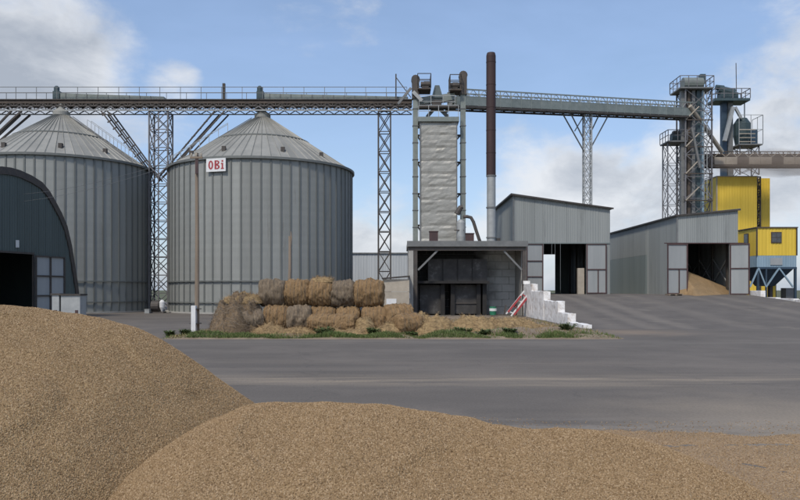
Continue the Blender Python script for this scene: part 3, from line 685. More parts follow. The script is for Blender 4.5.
DZ = 66.0
def dryer():
    xa, xb = gx(420.5, DZ), gx(455, DZ); top = gz(120, DZ)
    t = thing('grain_dryer', 'tall grain dryer column wrapped in crinkled pale insulation above the furnace house', 'dryer', ((xa+xb)/2, DZ, 0))
    cx = (xa+xb)/2; w = (xb-xa)/2; n = 11; z0 = RT-1.5; hh = (top-.45-z0)/n
    def band(seed):
        mb = MB(); v = []; f = []; k = 10; m = 5
        ring = []
        for s in range(4):
            for i in range(k):
                u = -1+2*i/k; ring.append([(u, -1), (1, u), (-u, 1), (-1, -u)][s])
        N = len(ring)
        for j in range(m+1):
            for (x, y) in ring:
                e = noise.noise(Vector((x*2+seed*7, y*2, j*1.1)))*.035 + noise.noise(Vector((x*5+seed*3, y*5, j*2.3)))*.018 + (.025 if 0 < j < m else -.008)
                v.append((x*(w+e), y*(w*.8+e), hh*j/m))
        for j in range(m):
            for i in range(N): f.append((j*N+i, j*N+(i+1) % N, (j+1)*N+(i+1) % N, (j+1)*N+i))
        f.append(tuple(reversed(range(N)))); f.append(tuple(range(m*N, m*N+N)))
        mb.add(v, f); return mb
    for k in range(n):
        o = band(k).build('insulation_panel', M['foil'], t, origin=(0,0,0)); m = Matrix.Translation((cx, DZ, z0+hh*k)); o.matrix_basis = m; WM[o.name] = m
    MB().box((xa-.25, DZ-w*.8-.25, top-.45), (xb+.25, DZ+w*.8+.25, top-.05)).build('top_rim', M['green'], t)
    MB().box((xa, DZ-w*.8, 0), (xb, DZ+w*.8, z0)).build('base', M['concrete'], t)
    for s in (-1, 1): beam('corner_angle', (cx+s*(w+.06), DZ-w*.8-.06, z0), (cx+s*(w+.06), DZ-w*.8-.06, top-.4), .10, M['grey'], t)
    railing(t, [(xa-.2, DZ-w*.8-.2, top-.05), (xb+.2, DZ-w*.8-.2, top-.05)], 1.0, M['lgrey'], .9, .05)
    return top
DT = dryer()
def elevator(xp, ytop, label, plat, facing):
    Z = DZ-.2; x = gx(xp, Z); zt = gz(ytop, Z)
    t = thing('bucket_elevator', label, 'elevator', (x, Z, RT), 'bucket elevators beside the dryer')
    MB().box((x-.23, Z-.28, 0), (x+.21, Z+.28, zt-2.2)).build('casing', M['green'], t)
    for k in range(9):
        z = RT+.3+k*1.5; MB().box((x-.27, Z-.32, z), (x+.25, Z+.32, z+.07)).build('flange', M['grey'], t)
    mb = MB(); mb.box((x-.32, Z-.4, zt-2.2), (x+.32, Z+.4, zt-.35)); mb.tube([(x, Z-.38, zt-.5), (x, Z+.38, zt-.5)], .38, 12); mb.build('head', M['dark'], t)
    pa, pb = gx(plat[0], Z), gx(plat[1], Z); pz = gz(90.5 if facing > 0 else 91.5, Z)
    MB().box((pa, Z-.9, pz-.12), (pb, Z+.9, pz)).build('platform', M['rustdark'], t)
    railing(t, [(pa, Z-.9, pz), (pb, Z-.9, pz), (pb, Z+.9, pz), (pa, Z+.9, pz), (pa, Z-.9, pz)], 1.25, M['dark'], .85, .06)
    mx = (pa+pb)/2+.1*facing
    mb = MB(); mb.tube([(mx-.4, Z-.3, pz+.45), (mx+.45, Z-.3, pz+.45)], .24, 10); mb.box((mx-.3, Z-.5, pz), (mx+.3, Z-.1, pz+.25)); mb.build('motor', M['dark'], t)
    MB().box((mx-.1, Z+.1, pz), (mx+.4, Z+.6, pz+.85)).build('gearbox', M['grey'], t)
    # ties to the dryer
    edge = gx(420.5, DZ) if facing > 0 else gx(455, DZ)
    for z in (RT+2, RT+4.8, RT+7.6, RT+10):
        beam('tie', (x, Z, z), (edge, Z, z), .16, M['dark'], t); beam('tie', (edge, Z, z-.5), (x+(edge-x)*.35, Z, z), .13, M['dark'], t)
    return x, zt
ex1, et1 = elevator(415.5, 74.5, 'left bucket elevator with caged head platform beside the dryer', (417.5, 430.5), 1)
ex2, et2 = elevator(463, 70.5, 'right bucket elevator with caged head platform beside the dryer', (449.5, 460.5), -1)
def dryer_feed():
    Z = 66.0; t = thing('feed_spout', 'sloping grey feed conveyor and funnel above the dryer top', 'spout', P(437, 118, Z))
    a, b = P(417, 102, Z), P(455, 97, Z); a.y = b.y = Z
    beam('trough', a, b, .7, M['green'], t, .6)
    c = P(437, 86, Z); MB().add([(c.x-.5, Z-.5, gz(99, Z)), (c.x+.5, Z-.5, gz(99, Z)), (c.x+.5, Z+.5, gz(99, Z)), (c.x-.5, Z+.5, gz(99, Z)),
                                 (c.x-.2, Z-.25, gz(86, Z)), (c.x+.2, Z-.25, gz(86, Z)), (c.x+.2, Z+.25, gz(86, Z)), (c.x-.2, Z+.25, gz(86, Z))],
                                [(0,1,2,3),(7,6,5,4),(0,4,5,1),(1,5,6,2),(2,6,7,3),(3,7,4,0)]).build('hopper', M['dgreen'], t)
    MB().box((c.x-.45, Z-.45, gz(110, Z)), (c.x+.4, Z+.45, gz(101, Z))).build('valve_box', M['dark'], t)
    for x1, x2, y1, y2 in ((434, 427, 109, 117), (440, 448, 109, 117), (420, 433, 100, 108), (453, 446, 99, 112)):
        beam('chute', P(x1, y1, Z-.1), P(x2, y2, Z-.1), .28, M['grey'], t)
    beam('walkway', P(418, 107.5, Z-.8), P(456, 107.5, Z-.8), .9, M['dark'], t, .2)
    railing(t, [P(419, 107, Z-1.2), P(455, 107, Z-1.2)], 1.0, M['lgrey'], 1.0, .05)
    beam('spout_pipe', P(413, 92, Z-.6), P(422, 101, Z-.6), .3, M['lgrey'], t)
    beam('spout_pipe', P(411, 88, Z-.6), P(398, 104, Z-.6), .2, M['grey'], t)
dryer_feed()
def stack():
    Z = 62.0; x = gx(491, Z); t = thing('chimney_stack', 'tall dark maroon chimney pipe with pale lower section', 'chimney', (x, Z, RT))
    r = .37; zj = gz(176, Z); zt = gz(53, Z)
    MB().lathe((x+.02, Z, 0), [(r*1.0, RT-.2), (r*1.0, zj)], 20).build('lower_pipe', M['lgrey'], t, smooth=False)
    MB().lathe((x, Z, 0), [(r*1.08, zj), (r*1.08, zt-.25), (r*.95, zt-.05), (r*.9, zt)], 20).build('upper_pipe', M['stack'], t)
    for z in (zj-.05, zj-2.7, RT+.6): MB().lathe((x+.02, Z, 0), [(r*1.16, z), (r*1.16, z+.1)], 20).build('flange', M['grey'], t)
    for k in range(5):
        z = zj+1.9*(k+1); MB().lathe((x, Z, 0), [(r*1.13, z), (r*1.13, z+.05)], 20).build('weld_band', M['stack'], t)
    MB().box((x-.75, Z-.6, RT), (x+.7, Z+.6, RT+.3)).build('foot', M['dark'], t)
    MB().box((x+.45, Z-.3, RT+.3), (x+.75, Z+.1, RT+.6)).build('damper_motor', M['dark'], t)
stack()
def cyclone():
    Z = 63.0; x = gx(461, Z); t = thing('dust_cyclone', 'small grey dust cyclone with bent dark pipe beside the dryer foot', 'cyclone', (x, Z, RT))
    MB().lathe((x, Z, 0), [(.22, RT-.1), (.38, RT+.8), (.38, RT+2.0), (.2, RT+2.25)], 16).build('barrel', M['lgrey'], t)
    MB().tube([(x-.35, Z, gz(214, Z)), (x-.05, Z, gz(207.5, Z)), (x+.15, Z, gz(207, Z))], [.28, .22, .2], 10).build('inlet', M['dark'], t)
    pts = [(463, 217), (467, 216.5), (471, 217.5), (473.5, 222), (476, 230), (479, 239), (480.5, 243)]
    MB().tube([P(a, b, Z-.3) for a, b in pts], .14, 8).build('bent_pipe', M['dark'], t, smooth=True)
    MB().box((x-.6, Z-.35, gz(231, Z)), (x+.2, Z-.25, gz(230, Z))).build('bracket', M['dark'], t)
cyclone()

# ================================================================== SHEDS
def sheet_wall(t, p0, p1, zb, zt0, zt1, mt, opening=None, pitch=1.0, nout=None, ribs=5, low=None):
    """vertical ribbed sheets side by side along p0-p1; opening=(s0,s1,h); low=(s0,s1,h,mat): lower course of another colour"""
    p0 = Vector((*p0, 0)); p1 = Vector((*p1, 0)); Ln = (p1-p0).length; u = (p1-p0)/Ln; n = Vector((u.y, -u.x, 0)) if nout is None else Vector((*nout, 0))
    cuts = [Ln*i/round(Ln/pitch) for i in range(round(Ln/pitch)+1)]
    extra = [] if not opening else [opening[0], opening[1]]
    if low: extra += [q for q in (low[0], low[1]) if .05 < q < Ln-.05]
    cuts = [c for c in cuts if c in (0, cuts[-1]) or not any(abs(c-e) < .3 for e in extra)]
    cuts = sorted(set(cuts+extra))
    def panel(a, b, z0f, z1f, m):
        v = []; f = []; k = ribs*4; a += .006; b -= .006
        off = [0, .018, .018, 0]
        for i in range(k+1):
            s = a+(b-a)*i/k; d = off[i % 4]
            q = p0+u*s+n*d; v += [(q.x, q.y, z0f(s)), (q.x, q.y, z1f(s))]
        for i in range(k): f.append((2*i, 2*i+2, 2*i+3, 2*i+1))
        w = len(v); q0 = p0+u*a-n*.02; q1 = p0+u*b-n*.02
        v += [(q0.x, q0.y, z0f(a)), (q0.x, q0.y, z1f(a)), (q1.x, q1.y, z0f(b)), (q1.x, q1.y, z1f(b))]
        f += [(w, w+1, w+3, w+2), (0, 1, w+1, w), (2*k, w+2, w+3, 2*k+1)]
        MB().add(v, f).build('wall_sheet', m, t)
    top = lambda s: zt0+(zt1-zt0)*s/Ln
    for a, b in zip(cuts[:-1], cuts[1:]):
        z0 = zb
        if opening and a >= opening[0]-.01 and b <= opening[1]+.01: z0 = opening[2]
        if low and a >= low[0]-.01 and b <= low[1]+.01:
            panel(a, b, lambda s: zb, lambda s: low[2], low[3]); z0 = low[2]+.01
        panel(a, b, (lambda zz: lambda s: zz)(z0), top, mt)
def door_leaf(t, a, b, z0, z1, mt, rows, split_low=True, off=.0):
    """sheet leaf in a dark frame; a,b = bottom corners in plan"""
    a = Vector((*a, 0)); b = Vector((*b, 0)); u = (b-a).normalized(); n = Vector((u.y, -u.x, 0)); n = n if n.y < 0 else -n
    o = MB().bar(a+Vector((0,0,(z0+z1)/2)), b+Vector((0,0,(z0+z1)/2)), .05, z1-z0).build('door_leaf', mt, t)
    e = n*.05
    zs = [z0+.05]+rows+[z1-.05]
    for z in zs: beam('frame_bar', a+e+Vector((0,0,z)), b+e+Vector((0,0,z)), .09, M['maroon'], o)
    for p in (a+u*.05, b-u*.05): beam('frame_bar', p+e+Vector((0,0,z0)), p+e+Vector((0,0,z1)), .09, M['maroon'], o)
    if split_low: q = a.lerp(b, .58)+e; beam('frame_bar', q+Vector((0,0,z0)), q+Vector((0,0,rows[0])), .08, M['maroon'], o)
    return o
def mono_roof(t, xl, xr, y0, y1, zl, zr, over=.25):
    n = max(6, round((y1-y0)/1.3))
    for i in range(n):
        ya = y0-over+(y1-y0+2*over)*i/n; yb = y0-over+(y1-y0+2*over)*(i+1)/n-.004; k = 0
        s = (zr-zl)/(xr-xl); xa, xb = xl-over, xr+over; za, zb = zl-s*over, zr+s*over
        MB().add([(xa, ya, za+.03), (xb, ya, zb+.03), (xb, yb, zb+.03), (xa, yb, za+.03), (xa, ya, za+.1), (xb, ya, zb+.1), (xb, yb, zb+.1), (xa, yb, za+.1)],
                 [(0,3,2,1),(4,5,6,7),(0,1,5,4),(1,2,6,5),(2,3,7,6),(3,0,4,7)]).build('roof_sheet', M['grey'], t)
    for (p, q) in (((xl-over, y0-over-.02, zl), (xr+over, y0-over-.02, zr)), ((xl-over-.02, y0-over, zl), (xl-over-.02, y1+over, zl))):
        beam('roof_edge', Vector(p)+Vector((0,0,.02)), Vector(q)+Vector((0,0,.02)), .06, M['dark'], t, .13)
def shed_one():
    Z = 66.0; zb = ramp_z(70); xl, xr = gx(513.5, Z), gx(610, Z); zl, zr = gz(195, Z), gz(209, Z); yb = 82
    t = thing('storage_shed', 'tall grey sheet metal shed with open doors and daylight through its rear opening', 'shed', ((xl+xr)/2, Z, zb), 'grey storage sheds on the ramp')
    o0, o1 = gx(543, Z)-xl, gx(586, Z)-xl; dh = gz(243.5, Z)
    sheet_wall(t, (xl, Z), (xr, Z), zb, zl, zr, M['shed'], (o0, o1, dh), .96)
    sheet_wall(t, (xl, yb), (xl, Z), zb, zl, zl, M['shed'], None, 1.0)
    sheet_wall(t, (xr, Z), (xr, yb), zb, zr, zr, M['shed'], None, 1.0)
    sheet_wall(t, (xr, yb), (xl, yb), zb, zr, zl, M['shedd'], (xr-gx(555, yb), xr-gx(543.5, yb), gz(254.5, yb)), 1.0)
    mono_roof(t, xl, xr, Z, yb, zl, zr)
    beam('corner_trim', (xl-.02, Z-.05, zb), (xl-.02, Z-.05, zl), .10, M['grey'], t)
    beam('girt', (xl, Z-.05, dh+.03), (xr, Z-.05, dh+.03), .06, M['shedd'], t, .10)
    door_leaf(t, (gx(526, Z), Z-.15), (gx(543, Z), Z-.10), zb+.05, dh-.02, M['leaf'], [zb+1.55, zb+2.95], False)
    door_leaf(t, (gx(586, Z), Z-.10), (gx(606, Z), Z-.18), zb+.05, dh-.02, M['leaf'], [gz(269.5, Z)])
    MB().box((gx(578.5, Z), Z+.25, zb), (gx(585, Z), Z+.6, gz(268, Z))).build('inner_post', M['slab'], t)
    for k in range(5):
        y = Z+2.5+k*3; beam('frame_column', (xl+.25, y, zb), (xl+.25, y, zl-.2), .2, M['dark'], t); beam('frame_column', (xr-.25, y, zb), (xr-.25, y, zr-.2), .2, M['dark'], t); beam('rafter', (xl+.2, y, zl-.25), (xr-.2, y, zr-.25), .2, M['dark'], t)
shed_one()
def shed_two():
    Z = 62.0; zb = ramp_z(70)-.03; xl, xr = gx(677, Z), gx(738, Z); zl, zr = gz(216, Z), gz(210, Z); yb = 82
    t = thing('storage_shed', 'grey sheet metal shed with a grain pile showing inside its open doors', 'shed', ((xl+xr)/2, Z, zb), 'grey storage sheds on the ramp')
    dh = gz(243.5, Z); zb -= 0
    sheet_wall(t, (xl, Z), (xr, Z), zb, zl, zr, M['shed'], (gx(687, Z)-xl, gx(729, Z)-xl, dh), .9)
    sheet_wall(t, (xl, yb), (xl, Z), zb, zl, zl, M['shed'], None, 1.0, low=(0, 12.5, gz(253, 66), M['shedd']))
    sheet_wall(t, (xr, Z), (xr, yb), zb, zr, zr, M['shed'], None, 1.0)
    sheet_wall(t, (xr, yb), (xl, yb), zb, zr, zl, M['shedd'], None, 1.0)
    mono_roof(t, xl, xr, Z, yb, zl, zr, .15)
    beam('corner_trim', (xl-.02, Z-.05, zb), (xl-.02, Z-.05, zl), .10, M['grey'], t)
    beam('lintel', (gx(664, Z), Z-.08, dh+.02), (gx(745, Z), Z-.08, dh+.02), .08, M['maroon'], t)
    door_leaf(t, (gx(666, Z), Z-.22), (gx(687, Z), Z-.12), zb+.06, dh-.03, M['leaf'], [gz(269, Z)])
    door_leaf(t, (gx(729, Z), Z-.12), (gx(745.5, Z), Z-.75), zb+.02, dh-.03, M['leaf'], [gz(268.5, Z)], False)
    for k in range(6):
        y = Z+1.5+k*3; beam('frame_column', (xr-.25, y, zb), (xr-.25, y, zr-.2), .16, M['dark'], t); beam('frame_column', (xl+.25, y, zb), (xl+.25, y, zl-.2), .16, M['dark'], t)
        if k < 5: beam('brace', (xr-.22, y, zb+1), (xr-.22, y+3, zb+3.2), .09, M['lgrey'], t); beam('brace', (xr-.22, y+3, zb+1), (xr-.22, y, zb+3.2), .09, M['lgrey'], t)
    # grain heaped inside, spilling to the door
    mb = MB(); v = []; f = []; nx, ny = 24, 30
    for j in range(ny+1):
        for i in range(nx+1):
            x = xl+.1+(xr-xl-.2)*i/nx; y = Z-2.2+9.5*j/ny
            h = 2.3-max(0, x-(xl+1.0))*.42-max(0, (Z+1.9-y))*.62-max(0, y-Z-4.5)*.5+.08*noise.noise(Vector((x, y, 0)))
            if y < Z and not (gx(687, Z)+.05 < x < gx(729, Z)-.05): h = -.2
            v.append((x, y, (zb if y > Z else ramp_z(y))+max(-.04, h)))
    for j in range(ny):
        for i in range(nx): a = j*(nx+1)+i; f.append((a, a+1, a+nx+2, a+nx+1))
    o = mb.add(v, f).build('grain_heap', M['grain'], smooth=True)
    tag(o, 'grain pile filling the open doorway of the right-hand shed', 'grain heap', 'grain heaps')
    mb = MB(); a, b = gx(666, Z-1), gx(680, Z-1); zz = ramp_z(Z-1.4)
    pl = thing('pallet', 'small wooden pallet lying at the left door leaf of the right-hand shed', 'pallet', ((a+b)/2, Z-1.2, zz))
    for k in range(4): MB().box((a, Z-1.7+k*.24, zz+.11), (b, Z-1.52+k*.24, zz+.14)).build('plank', M['wood'], pl)
    for x in (a, (a+b)/2-.05, b-.1): MB().box((x, Z-1.7, zz), (x+.1, Z-.8, zz+.109)).build('bearer', M['wood'], pl)
shed_two()
# low link building seen in the gap between the sheds
def link_building():
    Z = 86.5; xa, xb = gx(600, Z), gx(640, Z); t = thing('link_building', 'low grey sheet metal building in the gap between the two sheds', 'building', ((xa+xb)/2, Z, 0))
    sheet_wall(t, (xa, Z), (xb, Z), 0, gz(246, Z), gz(246, Z), M['shedd'], None, 1.0)
    MB().box((xa, Z+.1, 0), (xb, Z+6, gz(246, Z)-.05)).build('core', M['shedd'], t); MB().box((xa-.2, Z-.15, gz(246, Z)+.002), (xb+.2, Z+6.2, gz(246, Z)+.12)).build('roof', M['grey'], t)
link_building()
def far_store():
    Z = 92; xa, xb = gx(335, Z), gx(416, Z); zt = gz(253.5, Z)
    t = thing('far_warehouse', 'long pale corrugated warehouse wall seen between the silo and the dryer', 'warehouse', ((xa+xb)/2, Z, 0))
    sheet_wall(t, (xa, Z), (xb, Z), 0, zt, zt, M['farwall'], None, 1.0, ribs=3)
    MB().box((xa+.05, Z+.1, 0), (xb-.05, Z+12, zt-.05)).build('core', M['farwall'], t); MB().box((xa-.2, Z-.2, zt+.002), (xb+.2, Z+12.2, zt+.12)).build('roof', M['lgrey'], t)
far_store()
def slab_wall():
    Z = 55.0; xa, xb = gx(383, Z), gx(410, Z); t = thing('slab_lean_to', 'low beige slab annex leaning against the left side of the furnace house', 'annex', ((xa+xb)/2, Z, 0))
    for k in range(3):
        z0 = .03+k*.93; MB().box((xa, Z, z0), (xb-.05, Z+.25, z0+.91)).build('slab', M['slab'], t)
    MB().add([(xa-.1, Z-.2, 2.82), (xb, Z-.2, 3.0), (xb, Z+2, 3.0), (xa-.1, Z+2, 2.82), (xa-.1, Z-.2, 2.9), (xb, Z-.2, 3.08), (xb, Z+2, 3.08), (xa-.1, Z+2, 2.9)],
             [(0,3,2,1),(4,5,6,7),(0,1,5,4),(1,2,6,5),(2,3,7,6),(3,0,4,7)]).build('roof', M['dark'], t)
    MB().box((xa+.25, Z-.04, .6), (xa+1.0, Z-.002, 1.35)).build('patch', M['white'], t)
slab_wall()

# ================================================================== RAMP WALLS
def rough_block(t, lo, hi, seed):
    # whitewashed masonry step: chipped edges and an uneven face
    bm = bmesh.new(); bmesh.ops.create_cube(bm, size=1); d = Vector(hi)-Vector(lo); c = (Vector(hi)+Vector(lo))/2
    for q in bm.verts: q.co = Vector((q.co.x*d.x, q.co.y*d.y, q.co.z*d.z))+c
    for ax, st in ((1, .28), (2, .22), (0, .2)):
        n = max(1, int(d[ax]/st))
        for i in range(1, n):
            p = Vector(lo); p[ax] += d[ax]*i/n; no = Vector((0,0,0)); no[ax] = 1
            bmesh.ops.bisect_plane(bm, geom=bm.verts[:]+bm.edges[:]+bm.faces[:], plane_co=p, plane_no=no)
    for q in bm.verts:
        p = q.co*1.9+Vector((seed*5, 0, 0)); e = Vector((noise.noise(p), noise.noise(p+Vector((9,0,0))), noise.noise(p+Vector((0,9,0)))))*.035
        ed = sum(1 for ax in range(3) if abs(q.co[ax]-lo[ax]) < .01 or abs(q.co[ax]-hi[ax]) < .01)
        if ed >= 2: e += (c-q.co).normalized()*.06*max(0, noise.noise(p*2.3)+.3)
        if q.co.x > 9.9: e.x = 0
        if q.co.z < .01: e.z = 0
        q.co += e
    me = bpy.data.meshes.new('block'); bm.to_mesh(me); bm.free(); me.materials.append(M['lime']); put(bpy.data.objects.new('block', me), t, Matrix.Identity(4))
def stepped_wall():
    t = thing('stepped_wall', 'whitewashed stepped retaining wall running down the side of the ramp', 'wall', (9.75, 48, 0))
    ys = [57.2, 53.4, 48.9, 44.6, 41.8, 38.3]; hs = [2.45, 1.92, 1.32, .66, .2]
    for k in range(5):
        y1, y0 = ys[k], ys[k+1]; h = hs[k]; n = 1; m = 1
        for r in range(n):
            for c in range(m):
                a = y0+(y1-y0)*c/m; b = y0+(y1-y0)*(c+1)/m; j = random.uniform(-.025, .025)
                rough_block(t, (9.5+j, a+.012, 0), (9.945, b-.012, h), k)
    for y, z in ((57.0, 2.45),): MB().box((9.45, 56.6, 2.452), (9.94, 57.2, 2.7)).build('cap', M['lime'], t)
stepped_wall()
def parapet():
    t = thing('low_parapet', 'low whitewashed parapet along the right edge of the ramp', 'wall', (29.2, 56, 0))
    for (y0, y1, z) in ((59.6, 61.6, 1.95), (57.2, 59.55, 1.42), (54.6, 57.15, 1.36), (52, 54.55, 1.30), (49.4, 51.95, 1.2)):
        o = MB().box((29.05, y0, 0), (29.45, y1, z)).build('block', M['lime'], t); bv = o.modifiers.new('edge', 'BEVEL'); bv.width = .03; bv.segments = 2
parapet()
def stair_rail():
    Z = 55.5; t = thing('barrier', 'red and white leaning barrier frame at the top of the stepped wall', 'barrier', (gx(512, Z), Z, 0))
    for x0, y0, x1, y1, m in ((506, 314, 524, 291, 'white'), (511, 316, 528, 294, 'white'), (508, 312, 521, 296, 'red'), (514, 315, 527, 298, 'red'), (504, 315, 506, 305, 'dark'), (516, 316, 517, 306, 'dark')):
        beam('rail', P(x0, y0, Z), P(x1, y1, Z-.1 if m == 'red' else Z), .14 if m == 'red' else .10, M[m], t)
    for k in range(4):
        f = (k+.5)/4; a = P(506+18*f, 314-23*f, Z); b = P(511+17*f, 316-22*f, Z); beam('rung', a, b, .08, M['red' if k % 2 else 'white'], t)
stair_rail()
def bucket():
    Z = 56.4; x = gx(493, Z); t = thing('drum', 'small green drum with white band in front of the block wall', 'drum', (x, Z, .1))
    MB().lathe((x, Z, 0), [(.24, .1), (.27, .42), (.27, .62), (.24, .66)], 14).build('body', M['pvc'], t)
    MB().lathe((x, Z, 0), [(.285, .40), (.285, .60)], 14).build('label_band', M['white'], t)
    MB().lathe((x, Z, 0), [(.26, .662), (.26, .74)], 14).build('lid', M['pvc'], t)
bucket()

# ================================================================== YELLOW PLANT AND HEAD TOWERS ON THE RIGHT
def head_tower():
    Z = 84.0; xa, xb = gx(681, Z), gx(707, Z); cx = (xa+xb)/2; zt = gz(92, Z)
    t = thing('head_tower', 'tall lattice head tower with drive platform at the end of the gallery', 'tower', (cx, Z, 0))
    lattice(t, cx, Z, 0, zt, xb-xa, 2.6, 10, .14, .07, M['tower'])
    MB().box((gx(675, Z), Z-1.6, zt), (gx(708, Z), Z+1.6, zt+.15)).build('platform', M['grey'], t)
    a, b = gx(675, Z), gx(708, Z)
    railing(t, [(a, Z-1.6, zt+.15), (b, Z-1.6, zt+.15), (b, Z+1.6, zt+.15), (a, Z+1.6, zt+.15), (a, Z-1.6, zt+.15)], 1.25, M['tower'], 1.0, .07)
    mb = MB(); mb.tube([(cx-1.3, Z, zt+.9), (cx+.9, Z, zt+.9)], .72, 14); mb.build('drum_head', M['green'], t)
    MB().box((cx+.6, Z-.35, zt+.9), (cx+1.2, Z+.35, zt+1.95)).build('drive_motor', M['dgreen'], t)
    for x, w, m in ((682, .40, 'grey'), (688, .30, 'rustdark'), (692.5, .34, 'grey'), (697.5, .36, 'dgreen'), (702, .22, 'blue')):
        q = gx(x, Z-.6); MB().box((q-w/2, Z-.9, 0), (q+w/2, Z-.3, zt-.05)).build('elevator_casing', M[m], t)
    for k in range(7):
        z = 3+k*3.0; beam('cross_bar', (xa-.1, Z-1.35, z), (xb+.1, Z-1.35, z), .12, M['rustdark'], t); beam('brace', (xa, Z-1.38, z), (cx, Z-1.38, z+1.5), .10, M['slab'], t); beam('brace', (cx, Z-1.38, z+1.5), (xb, Z-1.38, z+.2), .08, M['tower'], t)
    # side platform lower down
    z2 = gz(144, Z); a, b = gx(664, Z), gx(683, Z)
    MB().box((a, Z-1.3, z2), (b, Z+1.3, z2+.14)).build('platform', M['grey'], t)
    railing(t, [(b, Z-1.3, z2+.14), (a, Z-1.3, z2+.14), (a, Z+1.3, z2+.14)], 1.2, M['tower'], .9, .07)
    mb = MB(); mb.tube([(a+.8, Z, z2+.7), (a+1.8, Z, z2+.7)], .5, 12); mb.box((a+.9, Z-.4, z2+.14), (a+1.7, Z+.4, z2+.6)); mb.build('drum_head', M['dgreen'], t)
    MB().box((a+1.0, Z-.3, z2+1.1), (a+1.7, Z+.3, z2+1.45)).build('drive_motor', M['dark'], t)
    lattice(t, (a+b)/2-.1, Z, 0, z2, (b-a)*.78, 1.6, 8, .11, .055, M['tower'])
    MB().tube([P(690, 106, Z-1.5), P(722, 152, Z+1.5)], .24, 10).build('spout_pipe', M['slab'], t)
    MB().tube([P(692, 128, Z-1.4), P(700, 168, Z-1.4)], .16, 8).build('spout_pipe', M['grey'], t)
    beam('ladder_rail', P(704, 92, Z-1.5), P(704, 200, Z-1.5), .06, M['lgrey'], t); beam('ladder_rail', P(707, 92, Z-1.5), P(707, 200, Z-1.5), .06, M['lgrey'], t)
head_tower()
def elevator_two():
    Z = 94.0; t = thing('elevator_tower', 'elevator legs with dark green drive head and whip antenna above the yellow tower', 'elevator', (gx(728, Z), Z, 0))
    zt = gz(103, Z)
    for x0, x1, m in ((721, 726, 'dblue'), (727, 732, 'grey')):
        MB().box((gx(x0, Z), Z-.3, 0), (gx(x1, Z), Z+.3, zt)).build('elevator_casing', M[m], t)
    a, b = gx(711, Z), gx(745.5, Z)
    MB().box((a, Z-1.3, zt), (b, Z+1.3, zt+.3)).build('platform', M['dgreen'], t)
    railing(t, [(a, Z-1.3, zt+.3), (b, Z-1.3, zt+.3), (b, Z+1.3, zt+.3), (a, Z+1.3, zt+.3), (a, Z-1.3, zt+.3)], 1.2, M['tower'], 1.2, .08)
    cx = gx(726, Z); mb = MB(); mb.tube([(cx-1.0, Z, zt+1.7), (cx+.9, Z, zt+1.1)], [.55, .7], 12); mb.box((cx-.9, Z-.6, zt+.3), (cx+1.3, Z+.6, zt+1.2)); mb.build('drum_head', M['dgreen'], t)
    MB().tube([(cx-1.3, Z, zt+2.0), (cx-.3, Z, zt+1.9)], .32, 10).build('drive_motor', M['dgreen'], t)
    beam('antenna', P(736.5, 97, Z), P(736, 63, Z), .07, M['dark'], t)
    beam('spout_pipe', P(733, 107, Z-.9), P(724.5, 141, Z-.9), .42, M['lgrey'], t); beam('spout_pipe', P(735, 107, Z-.9), P(741, 118, Z-.9), .3, M['lgrey'], t)
    beam('post', P(744.5, 103, Z), P(744.5, 120, Z), .1, M['dgreen'], t)
    z2 = gz(147, Z); a, b = gx(734, Z), gx(757.5, Z)
    MB().box((a, Z-1.4, z2), (b, Z+1.4, z2+.15)).build('platform', M['grey'], t)
    railing(t, [(a, Z-1.4, z2+.15), (b, Z-1.4, z2+.15), (b, Z+1.4, z2+.15)], 3.6, M['lgrey'], 1.4, .06)
    mb = MB(); c = gx(742, Z); mb.lathe((c, Z, 0), [(.8, z2+.15), (1.05, z2+1.4), (1.05, z2+2.9), (.6, z2+3.6)], 16); mb.build('cyclone_barrel', M['dgreen'], t)
    MB().box((c+.9, Z-.5, z2+.15), (c+1.7, Z+.5, z2+2.1)).build('fan_box', M['dblue'], t)
    for k in range(4): z = z2+.4+k*.5; beam('guard_bar', (a, Z-1.38, z), (gx(750, Z), Z-1.38, z), .09, M['slab'], t)
    lattice(t, (a+b)/2, Z, gz(176, 94), z2, (b-a)*.8, 2.0, 3, .12, .06, M['tower'])
elevator_two()
def gallery_far():
    Z = 87.2; a = Vector((gx(700, Z), Z, gz(166.5, Z))); b = Vector((gx(860, Z), Z, gz(166.5, Z))); up = Vector((0,0,1))
    t = thing('conveyor_gallery', 'dusty brown conveyor gallery leaving the frame on the right above the yellow tower', 'conveyor', a)
    for s in (-.75, .75):
        o = Vector((0, s, 0)); beam('bottom_chord', a+o, b+o, .14, M['rustdark'], t, .2); beam('top_chord', a+o+up*1.6, b+o+up*1.6, .1, M['rustdark'], t)
        n = 14
        for i in range(n):
            p = a.lerp(b, i/n)+o; q = a.lerp(b, (i+1)/n)+o; m = p.lerp(q, .5); d = Vector((0, .03 if s > 0 else -.03, 0))
            beam('side_panel', p+up*.55+d+Vector((.02,0,0)), q+up*.55+d-Vector((.02,0,0)), .04, M['slab'] if i % 3 else M['rustdark'], t, .85)
            beam('post', p, p+up*1.6, .08, M['rustdark'], t); beam('brace', p+up*.98, m+up*1.6, .06, M['slab'], t); beam('brace', m+up*1.6, q+up*.98, .06, M['slab'], t)
    beam('trough_cover', a+up*.9, b+up*.9, .8, M['rustdark'], t, .9); beam('deck_plate', a+up*.15, b+up*.15, 1.4, M['rustdark'], t, .06)
gallery_far()
